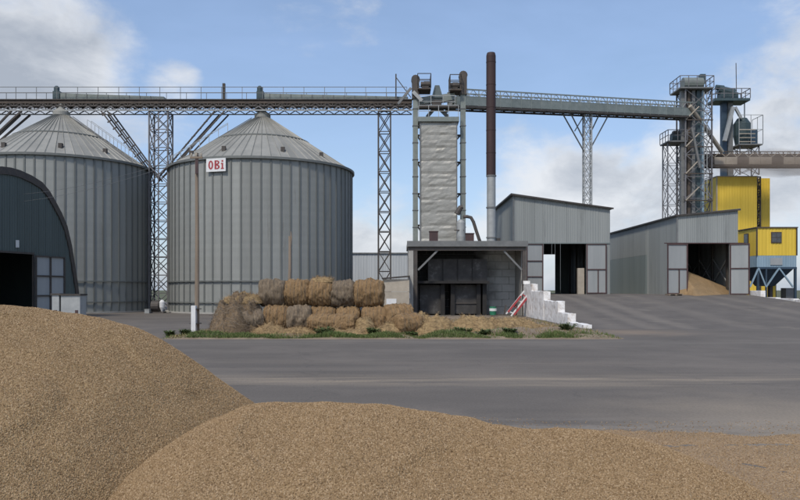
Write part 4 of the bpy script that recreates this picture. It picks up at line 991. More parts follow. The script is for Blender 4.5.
def yellow_tower():
    Z = 88.0; xa, xb = gx(717, Z), gx(757, Z); zt = gz(173, Z)-.45
    t = thing('yellow_tower', 'tall yellow sheet-clad plant tower behind the right-hand shed', 'building', ((xa+xb)/2, Z, 0))
    def clad(p0, p1, zb, z1):
        sheet_wall(t, p0, p1, zb, z1, z1, M['yellow'], None, .95, ribs=3)
    clad((xa, Z), (xb, Z), 0, zt); clad((xa, Z+5.6), (xa, Z), 0, zt)
    MB().box((xa+.06, Z+.06, 0), (xb-.03, Z+5.6, zt-.02)).build('core', M['yellow'], t)
    MB().box((xa-.1, Z-.1, zt+.002), (xb+.1, Z+5.7, zt+.1)).build('roof', M['slab'], t)
    x2 = gx(770, 91); z2 = gz(176.6, 91)-.2
    clad((xb+.01, 91), (x2, 91), 0, z2); MB().box((xb+.02, 91.06, 0), (x2, 94, z2-.02)).build('core', M['yellow'], t)
    lattice(t, xb+.75, 90.2, 0, z2, 1.1, .8, 9, .10, .09, M['dark'])
    # scaffold ladders against the left face
    for y in (89.5, 91.5): beam('ladder_rail', (xa-.25, y, 0), (xa-.25, y, zt+1), .1, M['tower'], t)
    for k in range(10): z = 5+k*1.1; beam('rung', (xa-.25, 89.5, z), (xa-.25, 91.5, z), .07, M['tower'], t)
    beam('corner_trim', (xa-.04, Z-.05, 0), (xa-.04, Z-.05, zt), .12, M['slab'], t)
yellow_tower()
def cabin():
    Z = 70.0; xa, xb = gx(757, Z), gx(796.5, Z); yb = 73.9; z0, z1 = gz(255.5, Z), gz(228, Z); zh = gz(267, Z)
    t = thing('loading_cabin', 'yellow cabin over blue hoppers on steel legs at the right edge', 'cabin', ((xa+xb)/2, Z, 0))
    sheet_wall(t, (xa, Z), (xb, Z), z0, z1, z1, M['yellow'], None, .9, ribs=3); sheet_wall(t, (xa, yb), (xa, Z), z0, z1, z1, M['yellow'], None, .95, ribs=3)
    MB().box((xa+.05, Z+.05, z0), (xb-.02, yb, z1-.02)).build('core', M['yellow'], t)
    MB().box((xa-.12, Z-.12, z1+.002), (xb+.1, yb+.1, z1+.10)).build('roof', M['rustdark'], t)
    for (x0, x1) in ((xa, xb),):
        beam('corner_trim', (xa-.03, Z-.05, z0), (xa-.03, Z-.05, z1), .10, M['rustdark'], t); beam('corner_trim', (xb, Z-.05, z0), (xb, Z-.05, z1), .10, M['rustdark'], t)
    wx = gx(776, Z); w = MB().box((wx-.5, Z-.09, gz(243, Z)), (wx+.5, Z-.045, gz(232, Z))).build('window', M['rustdark'], t)
    for i in (0, 1):
        for j in (0, 1): 
            x = wx-.42+i*.44; z = gz(243, Z)+.08+j*.45; MB().box((x, Z-.11, z), (x+.4, Z-.091, z+.40)).build('pane', M['glass'], w)
    w = MB().box((xa-.09, 71.6, gz(243, Z)), (xa-.045, 72.5, gz(232, Z))).build('window', M['rustdark'], t); MB().box((xa-.11, 71.7, gz(243, Z)+.08), (xa-.091, 72.4, gz(232, Z)-.08)).build('pane', M['glass'], w)
    sheet_wall(t, (xa, Z), (xb, Z), zh, z0-.01, z0-.01, M['blue'], None, .9, ribs=4); sheet_wall(t, (xa, yb), (xa, Z), zh, z0-.01, z0-.01, M['blue'], None, .95, ribs=4)
    MB().box((gx(770, Z), Z-.08, gz(265, Z)), (gx(782, Z), Z-.045, gz(258, Z))).build('vent_panel', M['leaf2'], t)
    MB().box((xa+.06, Z+.06, zh), (xb-.02, yb, z0-.03)).build('bin', M['blue'], t)
    zt = gz(286, Z); cx = (xa+xb)/2
    for (u0, u1) in ((xa+.05, xb-.05),):
        MB().add([(u0, Z+.1, zh-.005), (u1, Z+.1, zh-.005), (u1, yb, zh-.005), (u0, yb, zh-.005), (cx-.9, Z+1.4, zt), (cx+.5, Z+1.4, zt), (cx+.5, Z+2.4, zt), (cx-.9, Z+2.4, zt)],
                 [(0,1,2,3),(7,6,5,4),(0,4,5,1),(1,5,6,2),(2,6,7,3),(3,7,4,0)]).build('hopper', M['dblue'], t)
    for x in (xa+.1, xb-.1):
        for y in (Z+.05, yb-.05): beam('leg', (x, y, 0), (x, y, zh), .2, M['dblue'], t)
    beam('sill_beam', (xa, Z-.02, zh-.1), (xb, Z-.02, zh-.1), .12, M['dblue'], t, .18)
    q = gz(288, Z)
    for p0, p1 in ((758.5, 766), (779, 766), (779, 793), (758.5, 750)):
        beam('brace', P(p0, 268, Z-.05), P(p1, 287, Z-.05), .13, M['blue'], t)
    beam('leg', P(766, 268, Z-.02), (gx(766, Z), Z-.02, 0), .14, M['dblue'], t)
    for x0, m in ((773, 'yellow'), (770, 'dark')): MB().box((gx(x0, 72), 72, 0), (gx(x0+2.6, 72), 72.5, gz(284, 72))).build('downpipe', M[m], t)
    MB().box((gx(786, 72), 72, 0), (gx(794, 72), 73, gz(288, 72))).build('control_box', M['grey'], t)
cabin()

# ================================================================== POLES, WIRES, SMALL THINGS
def pole():
    Z = 33.0; x = gx(197, Z); t = thing('utility_pole', 'wooden utility pole on a white concrete stub at the grass verge', 'pole', (x, Z, 0))
    zt = gz(153, Z)
    MB().tube([(x, Z, .15), (x+.01, Z, 4), (x-.01, Z, zt)], [.105, .092, .075], 10).build('shaft', M['wood'], t)
    MB().box((gx(191.8, Z-.3), Z-.42, -.05), (gx(196.2, Z-.3), Z-.16, gz(305.5, Z))).build('stub', M['white'], t)
    for z in (.5, 1.15): MB().lathe((x-.03, Z-.12, 0), [(.27, z), (.27, z+.03)], 12).build('wire_tie', M['dark'], t)
    beam('crossarm', (x-.28, Z-.1, zt-.22), (x+.28, Z-.1, zt-.22), .08, M['wood'], t)
    for dx in (-.22, 0, .22): MB().lathe((x+dx, Z-.1, 0), [(.035, zt-.18), (.05, zt-.1), (.03, zt-.02)], 8).build('insulator', M['slab'], t)
    MB().box((x-.03, Z-.17, zt-.95), (x+.09, Z-.11, zt-.3)).build('bracket', M['maroon'], t)
    # service wires from the pole to the hangar
    w = thing('service_wire', 'thin pair of wires from the utility pole towards the hangar', 'wire', (x, Z, 7))
    for k in (0, 1):
        a = Vector((x-.2+.4*k, Z-.1, zt-.1)); b = HC+HU*1.0+HN*.1+Vector((0, 0, 8.6-.5*k)); pts = []
        for i in range(17):
            f = i/16; p = a.lerp(b, f); p.z -= .6*4*f*(1-f)*.5; pts.append(p)
        MB().tube(pts, .009, 4).build('wire', M['grey'], w)
pole()
def stick():
    Z = 36.4; t = thing('wooden_post', 'thin split wooden post leaning up behind the stacked bales', 'post', (gx(289, Z), Z, 0))
    pts = [P(287.5, 331, Z), P(288.5, 300, Z), P(290, 270, Z), P(290, 245, Z), P(289.5, 236, Z)]
    MB().tube(pts, [.09, .085, .08, .07, .05], 7).build('shaft', M['wood'], t); MB().tube([P(290.2, 250, Z), P(291.2, 238, Z), P(291, 231.5, Z)], [.05, .045, .02], 6).build('splinter', M['wood'], t)
stick()
def fan_unit():
    Z = 64.5; x = gx(158, Z); t = thing('aeration_fan', 'dark aeration fan with pale cap at the foot of the tower between the silos', 'fan', (x, Z, 0))
    MB().tube([(x-.5, Z, .6), (x+.15, Z, .6)], .5, 14).build('housing', M['dark'], t); MB().box((x-.6, Z-.4, 0), (x+.6, Z+.4, .12)).build('skid', M['dark'], t)
    MB().lathe((x+.45, Z-.3, 0), [(.05, .12), (.22, .5), (.24, .95), (.1, 1.15)], 12).build('motor_cap', M['white'], t)
    t = thing('crate', 'small pale box on the ground left of the aeration fan', 'box', (gx(147, Z-1), Z-1, 0))
    MB().box((gx(144.5, Z-1), Z-1, 0), (gx(149, Z-1), Z-.6, .3)).build('body', M['lgrey'], t); MB().box((gx(144.3, Z-1), Z-1.02, .302), (gx(149.2, Z-1), Z-.58, .36)).build('lid', M['lgrey'], t)
fan_unit()

# ================================================================== STRAW
def straw_mat(name, ca, cb, cc, axis_streak):
    m = mat(name, ca, cb, 5, .95, 0, axis_streak, bump=.9, bscale=16, c3=cc, c3amt=.45, c3scale=3.5, spec=.15, jitter=.08, coord='obj'); return m
M['straw_gold'] = straw_mat('straw_gold', (.20,.128,.066), (.33,.215,.112), (.11,.07,.038), (6, .8, .8))
M['straw_grey'] = straw_mat('straw_weathered', (.165,.125,.085), (.26,.205,.145), (.10,.075,.052), (6, .8, .8))
M['straw_loose'] = straw_mat('straw_loose', (.215,.148,.075), (.37,.265,.14), (.11,.073,.042), (1, 1, 3))
M['straw_old'] = straw_mat('straw_old', (.14,.10,.064), (.235,.17,.105), (.08,.058,.04), (1, 1, 3))
M['stalk_gold'] = mat('stalk_gold', (.22,.148,.075), (.36,.25,.135), 3, .8, spec=.3); M['stalk_grey'] = mat('stalk_grey', (.14,.11,.08), (.23,.185,.14), 3, .8, spec=.3)
def stalks(mb, samples, n, rng, ln=(.12, .34), w=.010, lift=.6, along=None):
    for _ in range(n):
        p, nn = samples(rng); d = Vector((rng.gauss(0,1), rng.gauss(0,1), rng.gauss(0,1)*.8)); d = d-nn*d.dot(nn)*(1-lift*.3)
        if along is not None: d = d*.45+along(p, nn)*rng.choice((-1, 1))
        d.normalize(); l = rng.uniform(*ln); s = d.cross(nn)
        if s.length < .01: continue
        s = s.normalized()*w; q = p+d*l+nn*rng.uniform(.0, lift*.16)-Vector((0,0,.02)); a = p-nn*.01
        mb.add([a-s, a+s, q+s*.6, q-s*.6], [(0,1,2,3)])
def bale(px_c, Z, zb, rad, length, kind, label, seed, yaw=0.0, tilt=0.0, loose=500, squash=1.0):
    rng = random.Random(seed); c = Vector((gx(px_c, Z), Z, zb))
    t = thing('straw_bale', label, 'straw bale', c, 'round straw bales on the verge')
    m0 = Matrix.Translation(c) @ Matrix.Rotation(yaw, 4, 'Z') @ Matrix.Translation((0, 0, rad*squash)) @ Matrix.Rotation(tilt, 4, 'X')
    n, k = 64, 22; v = []; f = []; so = Vector((seed*3.7, seed*1.3, 0))
    def pt(i, a):
        u = -1+2*i/k; e = 1-.17*(max(0, abs(u)-.55)/.45)**2
        y, z = math.cos(a), math.sin(a)
        nn = noise.noise(Vector((u*2.5, y*2, z*2))+so)*.10+noise.noise(Vector((u*9, y*3, z*3))+so)*.035+noise.noise(Vector((u*5, y*8, z*8))+so)*.05+noise.noise(Vector((u*14, y*16, z*16))+so)*.03
        r = rad*e+nn; zz = z*r*squash
        flat = -rad*squash*.93
        return Vector((u*length/2+.03*noise.noise(Vector((y*3, z*3, u))+so), y*r*(1+(1-squash)*.4), max(zz, flat)))
    for i in range(k+1):
        for j in range(n): v.append(pt(i, 2*math.pi*j/n))
    for i in range(k):
        for j in range(n): f.append((i*n+j, i*n+(j+1) % n, (i+1)*n+(j+1) % n, (i+1)*n+j))
    # ends: rings going inwards with spiral unevenness
    for side in (0, k):
        base_i = side*n; prev = [base_i+j for j in range(n)]; sx = -1 if side == 0 else 1
        for q in (.75, .5, .25):
            ring = []
            for j in range(n):
                p = v[base_i+j]; e = noise.noise(Vector((q*9, p.y*4, p.z*4))+so)*.05+.03; ring.append(len(v)); v.append(Vector((sx*(length/2+e), p.y*q, p.z*q)))
            for j in range(n): f.append((prev[j], prev[(j+1) % n], ring[(j+1) % n], ring[j]))
            prev = ring
        v.append(Vector((sx*(length/2+.03), 0, 0))); cidx = len(v)-1
        for j in range(n): f.append((prev[j], prev[(j+1) % n], cidx))
    me = bpy.data.meshes.new('roll'); me.from_pydata(v, [], f); me.materials.append(M['straw_gold' if kind == 'gold' else 'straw_grey']); me.polygons.foreach_set('use_smooth', [True]*len(me.polygons))
    bm = bmesh.new(); bm.from_mesh(me); bmesh.ops.recalc_face_normals(bm, faces=bm.faces); bm.to_mesh(me); bm.free()
    roll = put(bpy.data.objects.new('roll', me), t, m0)
    mb = MB(); R3 = m0.to_3x3()
    def smp(rg):
        if rg.random() < .85:
            i = rg.random()*k; a = rg.uniform(-.5, math.pi+.6) if rg.random() < .3 else rg.uniform(math.pi*.3, math.pi*1.55)
            p = pt(i, a); return m0 @ p, (R3 @ Vector((0, math.cos(a), math.sin(a)))).normalized()
        a = rg.uniform(0, 6.28); r = rad*math.sqrt(rg.random()); s = rg.choice((-1, 1)); return m0 @ Vector((s*(length/2+.02), r*math.cos(a), r*math.sin(a)*squash)), (R3 @ Vector((s, 0, 0)))
    axis = R3 @ Vector((1, 0, 0))
    stalks(mb, smp, loose, rng, (.06, .18), .006, .35, along=lambda p, nn: nn.cross(axis)*1.2)
    o = mb.build('stalks', M['stalk_gold' if kind == 'gold' else 'stalk_grey'], t); o['kind'] = 'stuff'
    for u in (-.7, -.4, -.1, .2, .5, .8):                     # binding twine
        pts = [m0 @ (pt((u+1)/2*k, 2*math.pi*j/28)*1.0 + Vector((0, math.cos(2*math.pi*j/28), math.sin(2*math.pi*j/28)))*.012) for j in range(29)]
        MB().tube(pts, .008, 4, False).build('twine', M['stalk_grey'], t)
    return t
ZU, ZL = 34.4, 33.9
UB = 1.19
bale(272.5, ZU, UB, .66, 1.16, 'grey', 'grey weathered bale at the left end of the top row', 1, yaw=.05)
bale(297.5, ZU+.1, UB, .65, 1.14, 'gold', 'golden bale in the top row next to the grey left-end bale', 2, yaw=-.04, loose=900)
bale(321, ZU+.05, UB, .65, 1.06, 'gold', 'golden bale in the middle of the top row with loose straw on it', 3, yaw=.03, loose=900)
bale(343.5, ZU, UB-.02, .64, 1.05, 'grey', 'grey weathered bale in the top row, second from its right end', 4, yaw=-.05)
bale(369.5, ZU-.1, UB-.02, .66, 1.28, 'gold', 'golden brown bale at the right end of the top row', 5, yaw=-.10)
bale(276.5, ZL, .05, .62, 1.10, 'gold', 'golden bale in the bottom row under the grey left-end bale', 6, loose=800)
bale(299, ZL-.1, .05, .62, 1.08, 'grey', 'dark grey bale in the bottom row below the second top bale', 7, yaw=.1)
bale(323.5, ZL+.3, .05, .60, 1.15, 'gold', 'golden bale in the bottom row mostly hidden by the slumped bale', 8)
bale(348.5, ZL+.3, .05, .60, 1.05, 'gold', 'golden bale in the bottom row under the grey top bale', 9)
bale(375, ZL+.1, .05, .60, 1.15, 'gold', 'golden bale in the bottom row under the right-end top bale', 10)
bale(333, 32.5, .05, .52, 2.1, 'gold', 'long slumped bale lying in front of the bottom row', 11, yaw=-.22, squash=.86, loose=1500)
bale(398, 33.9, .05, .66, 1.22, 'gold', 'upright-looking golden bale right of the stack by the furnace house', 12, yaw=.25, loose=900)
bale(408, 32.3, .02, .52, 1.25, 'gold', 'low golden brown bale at the right front of the stack', 13, yaw=.5, squash=.9, loose=1100)
bale(248, 33.4, .02, .66, 1.2, 'grey', 'sagging grey bale at the left of the stack beside the mound', 14, yaw=.35, squash=.88, loose=900)
def mound(name, pts, label, kind, seed, n=1200, cat='straw heap', grp='loose straw heaps', zb=0.0):
    """pts: list of (x px, Z, height, rx, ry) humps merged into one lumpy heap"""
    rng = random.Random(seed); hs = [(gx(a, z), z, h, rx, ry) for a, z, h, rx, ry in pts]
    x0 = min(h[0]-h[3] for h in hs)-.2; x1 = max(h[0]+h[3] for h in hs)+.2; y0 = min(h[1]-h[4] for h in hs)-.2; y1 = max(h[1]+h[4] for h in hs)+.2
    def zf(x, y):
        s = 0
        for hx, hy, h, rx, ry in hs:
            d = ((x-hx)/rx)**2+((y-hy)/ry)**2
            if d < 1: s = max(s, h*(1-d)**.62)
        if s <= 0: return zb-.06
        return zb+s*(1+.45*noise.noise(Vector((x*2.3, y*2.3, seed)))+.22*noise.noise(Vector((x*6, y*6, seed))))+.05*noise.noise(Vector((x*14, y*14, seed)))+.04
    st = .055; nx = int((x1-x0)/st)+1; ny = int((y1-y0)/st)+1; v = []; f = []
    for j in range(ny+1):
        for i in range(nx+1): x = x0+i*st; y = y0+j*st; v.append((x, y, zf(x, y)))
    for j in range(ny):
        for i in range(nx):
            a = j*(nx+1)+i; q = (a, a+1, a+nx+2, a+nx+1)
            if max(v[k][2] for k in q) > zb-.05: f.append(q)
    t = thing(name, label, cat, (sum(h[0] for h in hs)/len(hs), y0, 0), grp)
    mb = MB(); used = sorted({i for q in f for i in q}); mp = {u: i for i, u in enumerate(used)}
    mb.add([v[u] for u in used], [[mp[i] for i in q] for q in f]); mb.build('heap', M['straw_loose' if kind == 'gold' else 'straw_old'], t, smooth=True)
    sm = MB()
    def smp(rg):
        while True:
            x = rg.uniform(x0, x1); y = rg.uniform(y0, y1); z = zf(x, y)
            if z > zb+.03: break
        e = .08; nn = Vector((zf(x-e, y)-zf(x+e, y), zf(x, y-e)-zf(x, y+e), 2*e)).normalized(); return Vector((x, y, z)), nn
    stalks(sm, smp, n, rng, (.08, .24), .007, .7)
    o = sm.build('stalks', M['stalk_gold' if kind == 'gold' else 'stalk_grey'], t); o['kind'] = 'stuff'
mound('straw_heap', [(232, 33.2, 1.35, 1.0, 1.2), (243, 33.9, 1.7, .95, 1.0), (252, 33.6, 1.45, .6, .9), (223, 32.9, .85, .55, .9)], 'dark rotting straw mound at the left end of the bales', 'grey', 21, 2600)
mound('straw_heap', [(247, 34.0, .35, .75, .6), (236, 33.9, .25, .6, .5)], 'tuft of golden straw on the crest of the dark left mound', 'gold', 22, 700, zb=1.45)
mound('straw_heap', [(270, 32.6, .42, .8, .7), (300, 32.6, .30, 1.0, .6), (345, 31.6, .30, 1.4, .5), (365, 32.2, .85, .5, .6), (388, 32.0, .5, .7, .6)], 'loose straw spread along the foot of the bale stack', 'gold', 23, 3600)
mound('straw_heap', [(430, 32.6, .68, 1.2, .9), (450, 33.2, .62, 1.3, 1.1), (475, 33.0, .72, 1.3, 1.1), (490, 33.6, .6, 1.3, 1.2), (512, 34.4, .6, 1.5, 1.4), (540, 34.2, .3, 1.6, 1.0), (420, 34.5, .75, .9, 1.0)], 'low flattened straw spread in front of the furnace house', 'gold', 24, 4200)
mound('straw_heap', [(319, 34.4, .13, .38, .3), (327, 34.3, .15, .3, .3)], 'handful of loose straw lying on top of the middle bale', 'gold', 25, 260, zb=2.42)

# ================================================================== GRASS AND WEEDS
M['grass'] = mat('grass_blade', (.07,.11,.03), (.14,.17,.055), 4, .7, spec=.3); M['drygrass'] = mat('dry_grass_blade', (.20,.15,.075), (.32,.25,.13), 4, .8, spec=.2)
M['weed'] = mat('weed_leaf', (.06,.095,.028), (.115,.145,.05), 5, .6, spec=.3)
def grass():
    rng = random.Random(5)
    for nm, mt, cnt, dens in (('grass', M['grass'], 17000, 1), ('dry_grass', M['drygrass'], 9000, 0)):
        mb = MB(); made = 0
        while made < cnt:
            x = rng.uniform(-9.9, 9.0)
            if dens: y = 30.25+abs(rng.gauss(0, .55)) if rng.random() < .8 else rng.uniform(30.5, 37 if x < 0 else 46)
            else: y = rng.uniform(30.3, 37 if x < -.3 else 50)
            q = noise.noise(Vector((x*.8, y*.8, 2+dens*5)))
            if q < (-.12 if dens else -.05) and rng.random() < .85: continue
            z = verge_z(x, y)
            if z < .0: continue
            h = rng.uniform(.03, .13)*(1.0+1.2*q); a = rng.uniform(0, 6.28); w = rng.uniform(.008, .018); l = rng.uniform(.02, .12); b = rng.uniform(0, 6.28)
            dx, dy = math.cos(a)*w, math.sin(a)*w; lx, ly = math.cos(b)*l, math.sin(b)*l
            mb.add([(x-dx, y-dy, z-.02), (x+dx, y+dy, z-.02), (x+dx*.6+lx*.4, y+dy*.6+ly*.4, z+h*.6), (x-dx*.6+lx*.4, y-dy*.6+ly*.4, z+h*.6), (x+lx, y+ly, z+h)], [(0,1,2,3), (3,2,4)])
            made += 1
        o = mb.build(nm, mt); tag(o, 'green grass growing along the verge' if dens else 'dry yellow grass stubble on the verge', 'grass', kind='stuff')
    spots = [(324, 31.3, .62, .8, 'dark green weed clump below the slumped bale'), (374, 31.4, .55, .6, 'small green weed clump at the right foot of the bale stack'), (464, 31.5, .36, .8, 'flat weed clump in front of the sooty furnace'),
             (484, 31.4, .38, .7, 'weed clump in front of the green drum'), (567, 33.0, .55, .8, 'bushy weed at the foot of the stepped wall'), (170, 31.9, .42, .4, 'small weed left of the utility pole'), (186, 31.6, .45, .5, 'weed tuft just beside the white pole stub'),
             (412, 31.2, .3, .6, 'weed tuft in front of the low right bale'), (533, 36.5, .4, .6, 'weed growing against the tall end of the stepped wall'), (510, 31.4, .3, .6, 'low weed patch right of the flattened straw')]
    for x, Z, h, wd, lb in spots:
        h *= .7; X = gx(x, Z); z = max(0, verge_z(X, Z)); t = thing('weed', lb, 'weed', (X, Z, z), 'weeds on the verge'); mb = MB(); st = MB()
        for _ in range(26):
            a = rng.uniform(0, 6.28); r = wd*.42*math.sqrt(rng.random()); top = Vector((X+r*1.4*math.cos(a), Z+r*1.0*math.sin(a), z+h*rng.uniform(.35, .85))); bot = Vector((X+r*.5*math.cos(a), Z+r*.5*math.sin(a), z-.02))
            st.bar(bot, top, .012)
            for k in range(34):
                p = bot.lerp(top, rng.uniform(.1, 1))+Vector((rng.gauss(0,.035), rng.gauss(0,.035), 0)); b = rng.uniform(0, 6.28); e = rng.uniform(-.2, .7); d = Vector((math.cos(b), math.sin(b), e)).normalized(); s = d.cross(Vector((0,0,1))).normalized()*rng.uniform(.015, .035); l = rng.uniform(.07, .15)
                mb.add([p, p+d*l*.5+s, p+d*l, p+d*l*.5-s], [(0,1,2,3)])
        st.build('stems', M['weed'], t); o = mb.build('foliage', M['weed'], t); o['kind'] = 'stuff'
grass()

# ================================================================== FOREGROUND GRAIN HEAPS
def interp(tab, x):
    if x <= tab[0][0]: return tab[0][1]
    for (a, za), (b, zb) in zip(tab[:-1], tab[1:]):
        if x <= b:
            t = (x-a)/(b-a); return za+(zb-za)*t
    return tab[-1][1]
def crest(pix, Z): return [(gx(x, Z), gz(y, Z)) for x, y in pix]
C1 = [(-9, .9), (-7.5, 1.5), (-6, 1.8)] + crest([(0, 305), (30, 308), (60, 312), (90, 316.5), (120, 324), (150, 336), (175, 351), (200, 369), (225, 387), (250, 405)], 9.0) + [(-1.3, .2), (-1.0, -.1)]
C2 = [(-9, -.6), (-3.6, -.5), (-2.9, .0), (-2.4, .38), (-1.9, .72)] + crest([(250, 405.5), (285, 404), (320, 402.5), (360, 404.5), (400, 408.5), (460, 418), (500, 427), (525, 431), (550, 430.5), (575, 429.5), (600, 432), (630, 438), (665, 448), (700, 462), (730, 475), (760, 491)], 7.0) + [(3.55, .0), (3.9, -.12)]
def sm(tab, x):      # smoothed profile
    return sum(interp(tab, x+d)*w for d, w in ((-.16, .15), (-.08, .22), (0, .26), (.08, .22), (.16, .15)))
def slump(v): t = max(0, min(1, (v+.06)/.12)); return t*t*(3-2*t)
def grain_heap(name, tab, yc, sf, sb, yr, xr, label, seed, dens, mt):
    def zf(x, y):
        c = sm(tab, x); d = y-yc; s = sf if d < 0 else sb; a = .35
        return c-s*(math.sqrt(d*d+a*a)-a)+.035*noise.noise(Vector((x*1.1, y*1.1, seed)))*min(1, abs(d)+.2)+.03*noise.noise(Vector((x*2.6, y*1.6, seed+5)))*min(1, abs(d)+.25)+.05*slump(noise.noise(Vector((x*.9, y*.7, seed+9))))*min(1, abs(d)*1.5)+.016*noise.noise(Vector((x*5, y*5, seed)))+.006*noise.noise(Vector((x*17, y*17, seed)))
    st = .05; nx = int((xr[1]-xr[0])/st); ny = int((yr[1]-yr[0])/st); v = []; f = []
    for j in range(ny+1):
        for i in range(nx+1): x = xr[0]+i*st; y = yr[0]+j*st; v.append((x, y, max(zf(x, y), -.03)))
    for j in range(ny):
        for i in range(nx):
            a = j*(nx+1)+i; q = (a, a+1, a+nx+2, a+nx+1)
            if max(v[k][2] for k in q) > -.029: f.append(q)
    used = sorted({i for q in f for i in q}); mp = {u: i for i, u in enumerate(used)}
    t = thing(name, label, 'grain heap', (sum(xr)/2, yc, 0), 'grain heaps')
    o = MB().add([v[u] for u in used], [[mp[i] for i in q] for q in f]).build('heap', mt, t, smooth=True)
    scatter(o, t, dens, seed)
    return o
def kernel_proto():
    bm = bmesh.new(); bmesh.ops.create_icosphere(bm, subdivisions=1, radius=1)
    for q in bm.verts: q.co.x *= .0085; q.co.y *= .0048; q.co.z *= .0045
    me = bpy.data.meshes.new('kernel'); bm.to_mesh(me); bm.free(); me.materials.append(M['kernel']); me.polygons.foreach_set('use_smooth', [True]*len(me.polygons)); return me
KERN = kernel_proto()
def scatter(src, parent, dens, seed):
    """kernels lying on the heap's skin: a copy of the skin whose geometry nodes output only the kernels"""
    o = bpy.data.objects.new('kernels', src.data); put(o, parent, WM[src.name]); o['kind'] = 'stuff'
    ko = bpy.data.objects.get('kernel_source')
    g = bpy.data.node_groups.new('kernel_scatter', 'GeometryNodeTree'); g.interface.new_socket('Geometry', in_out='INPUT', socket_type='NodeSocketGeometry'); g.interface.new_socket('Geometry', in_out='OUTPUT', socket_type='NodeSocketGeometry')
    n = g.nodes; l = g.links.new; gi = n.new('NodeGroupInput'); go = n.new('NodeGroupOutput')
    d = n.new('GeometryNodeDistributePointsOnFaces'); d.inputs['Density'].default_value = dens; d.inputs['Seed'].default_value = seed; l(gi.outputs[0], d.inputs['Mesh'])
    ico = n.new('GeometryNodeMeshIcoSphere'); ico.inputs['Radius'].default_value = 1; ico.inputs['Subdivisions'].default_value = 1
    tr = n.new('GeometryNodeTransform'); tr.inputs['Scale'].default_value = (.0095, .0055, .005); l(ico.outputs['Mesh'], tr.inputs['Geometry'])
    sm_ = n.new('GeometryNodeSetMaterial'); sm_.inputs['Material'].default_value = M['kernel']; l(tr.outputs[0], sm_.inputs['Geometry'])
    rv = n.new('FunctionNodeRandomValue'); rv.data_type = 'FLOAT_VECTOR'; rv.inputs[1].default_value = (6.28, 6.28, 6.28)
    rs = n.new('FunctionNodeRandomValue'); rs.data_type = 'FLOAT'; rs.inputs[2].default_value = .7; rs.inputs[3].default_value = 1.35
    ip = n.new('GeometryNodeInstanceOnPoints'); l(d.outputs['Points'], ip.inputs['Points']); l(sm_.outputs[0], ip.inputs['Instance']); l(rv.outputs[0], ip.inputs['Rotation']); l(rs.outputs[1], ip.inputs['Scale'])
    l(ip.outputs[0], go.inputs[0])
    md = o.modifiers.new('kernels', 'NODES'); md.node_group = g; return o
grain_heap('grain_heap', C1, 9.0, .33, .6, (4.2, 12.4), (-8.6, -.9), 'tall grain heap filling the left foreground', 3, 5200, M['grain_dusty'])
grain_heap('grain_heap', C2, 7.0, .30, .55, (4.0, 9.2), (-5.6, 4.0), 'low rounded grain heap across the bottom foreground', 4, 6500, M['grain'])
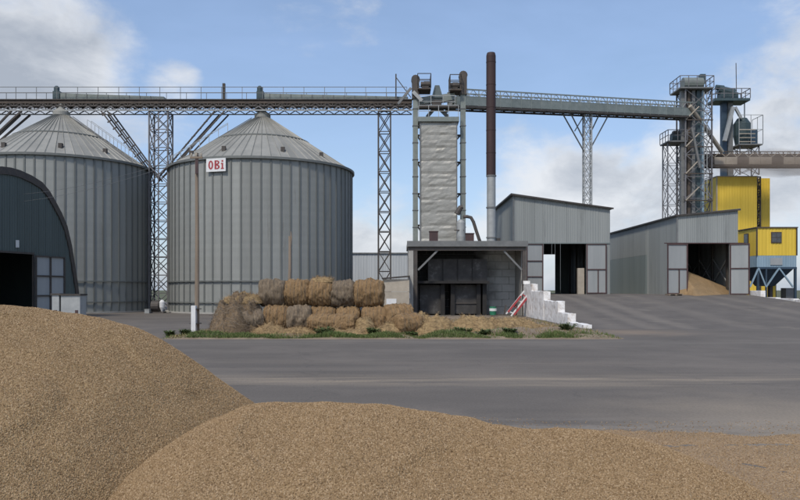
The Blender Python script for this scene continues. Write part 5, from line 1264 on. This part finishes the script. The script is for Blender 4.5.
def spilled():
    mb = MB(); v = []; f = []; st = .05; x0, x1, y0, y1 = .6, 14.0, 4.5, 11.6; nx = int((x1-x0)/st); ny = int((y1-y0)/st)
    def t_(a, b, v): q = max(0, min(1, (a-v)/(a-b))); return q*q*(3-2*q)
    def zf(x, y):
        edge = 10.25+.35*noise.noise(Vector((x*.5, 0, 4)))+.15*noise.noise(Vector((x*2, y*2, 4)))-max(0, 2.6-x)*.5
        t = (edge-y)
        z = .03*min(1, t/.8)+.02*noise.noise(Vector((x*.8, y*1.6, 6)))+.008*noise.noise(Vector((x*5, y*5, 6)))
        n2 = noise.noise(Vector((x*1.5, y*1.5, 12))); n3 = noise.noise(Vector((x*6, y*6, 14)))+.5*noise.noise(Vector((x*15, y*15, 14)))
        a = abs(y-9.52-.05*math.sin(x*1.3))+.04*n2; z -= (.032+.03*n3)*t_(.24, .0, a) if x > 3.4 else 0
        b = abs(x-(3.35+.75*(9.3-y)**.8 if y < 9.3 else 3.35))+.05*n2; z -= (.034+.03*n3)*t_(.22, .0, b)*(1 if y < 9.3 else 0)  # curved groove baring dark asphalt, modelled in place of the heap edge's shadow
        return z+.004
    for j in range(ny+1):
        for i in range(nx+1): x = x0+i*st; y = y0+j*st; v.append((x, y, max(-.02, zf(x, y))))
    for j in range(ny):
        for i in range(nx):
            a = j*(nx+1)+i; q = (a, a+1, a+nx+2, a+nx+1)
            if max(v[k][2] for k in q) > -.019: f.append(q)
    used = sorted({i for q in f for i in q}); mp = {u: i for i, u in enumerate(used)}
    t = thing('spilled_grain', 'thin layer of spilled grain on the asphalt at lower right', 'spilled grain', (7, 8, 0)); 
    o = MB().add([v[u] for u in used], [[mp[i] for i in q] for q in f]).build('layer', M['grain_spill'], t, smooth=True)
    o['kind'] = 'stuff'; scatter(o, t, 900, 9)
spilled()
def scattered():
    o = MB().add([(-3, 9.6, .006), (3, 9.0, .006), (14, 9.6, .006), (14, 11.6, .006), (3, 11.2, .006), (-3, 12.6, .006)], [(0,1,4,5), (1,2,3,4)]).build('scattered_grain', M['kernel'])
    tag(o, 'loose grain kernels scattered on the asphalt behind the heaps', 'grain', kind='stuff')
    skin = o.data.copy(); tmp = bpy.data.objects.new('tmp', skin); WM['tmp'] = WM[o.name]
    k = scatter(tmp, None, 90, 31); bpy.data.objects.remove(o); bpy.data.objects.remove(tmp)
    tag(k, 'loose grain kernels scattered on the asphalt behind the heaps', 'grain', kind='stuff'); k.name = 'scattered_grain'
scattered()

# ================================================================== GRAIN DUST HANGING AT THE CONVEYOR
def dust():
    bm = bmesh.new(); bmesh.ops.create_icosphere(bm, subdivisions=4, radius=1)
    for q in bm.verts:
        e = 1+.35*noise.noise(q.co*1.6)+.15*noise.noise(q.co*4); q.co = Vector((q.co.x*7.5*e, q.co.y*1.6*e, q.co.z*1.5*e))
    me = bpy.data.meshes.new('dust_cloud'); bm.to_mesh(me); bm.free()
    m = bpy.data.materials.new('grain_dust'); m.use_nodes = True; n = m.node_tree.nodes; n.remove(n['Principled BSDF']); pv = n.new('ShaderNodeVolumePrincipled')
    pv.inputs['Color'].default_value = (.62,.5,.4,1); pv.inputs['Density'].default_value = .3; m.node_tree.links.new(pv.outputs[0], n['Material Output'].inputs['Volume']); me.materials.append(m)
    o = bpy.data.objects.new('dust_cloud', me); p = P(785, 163, 84.6); put(o, None, Matrix.Translation(p)); tag(o, 'brown dust cloud drifting from the far right conveyor gallery', 'dust', kind='stuff')
dust()
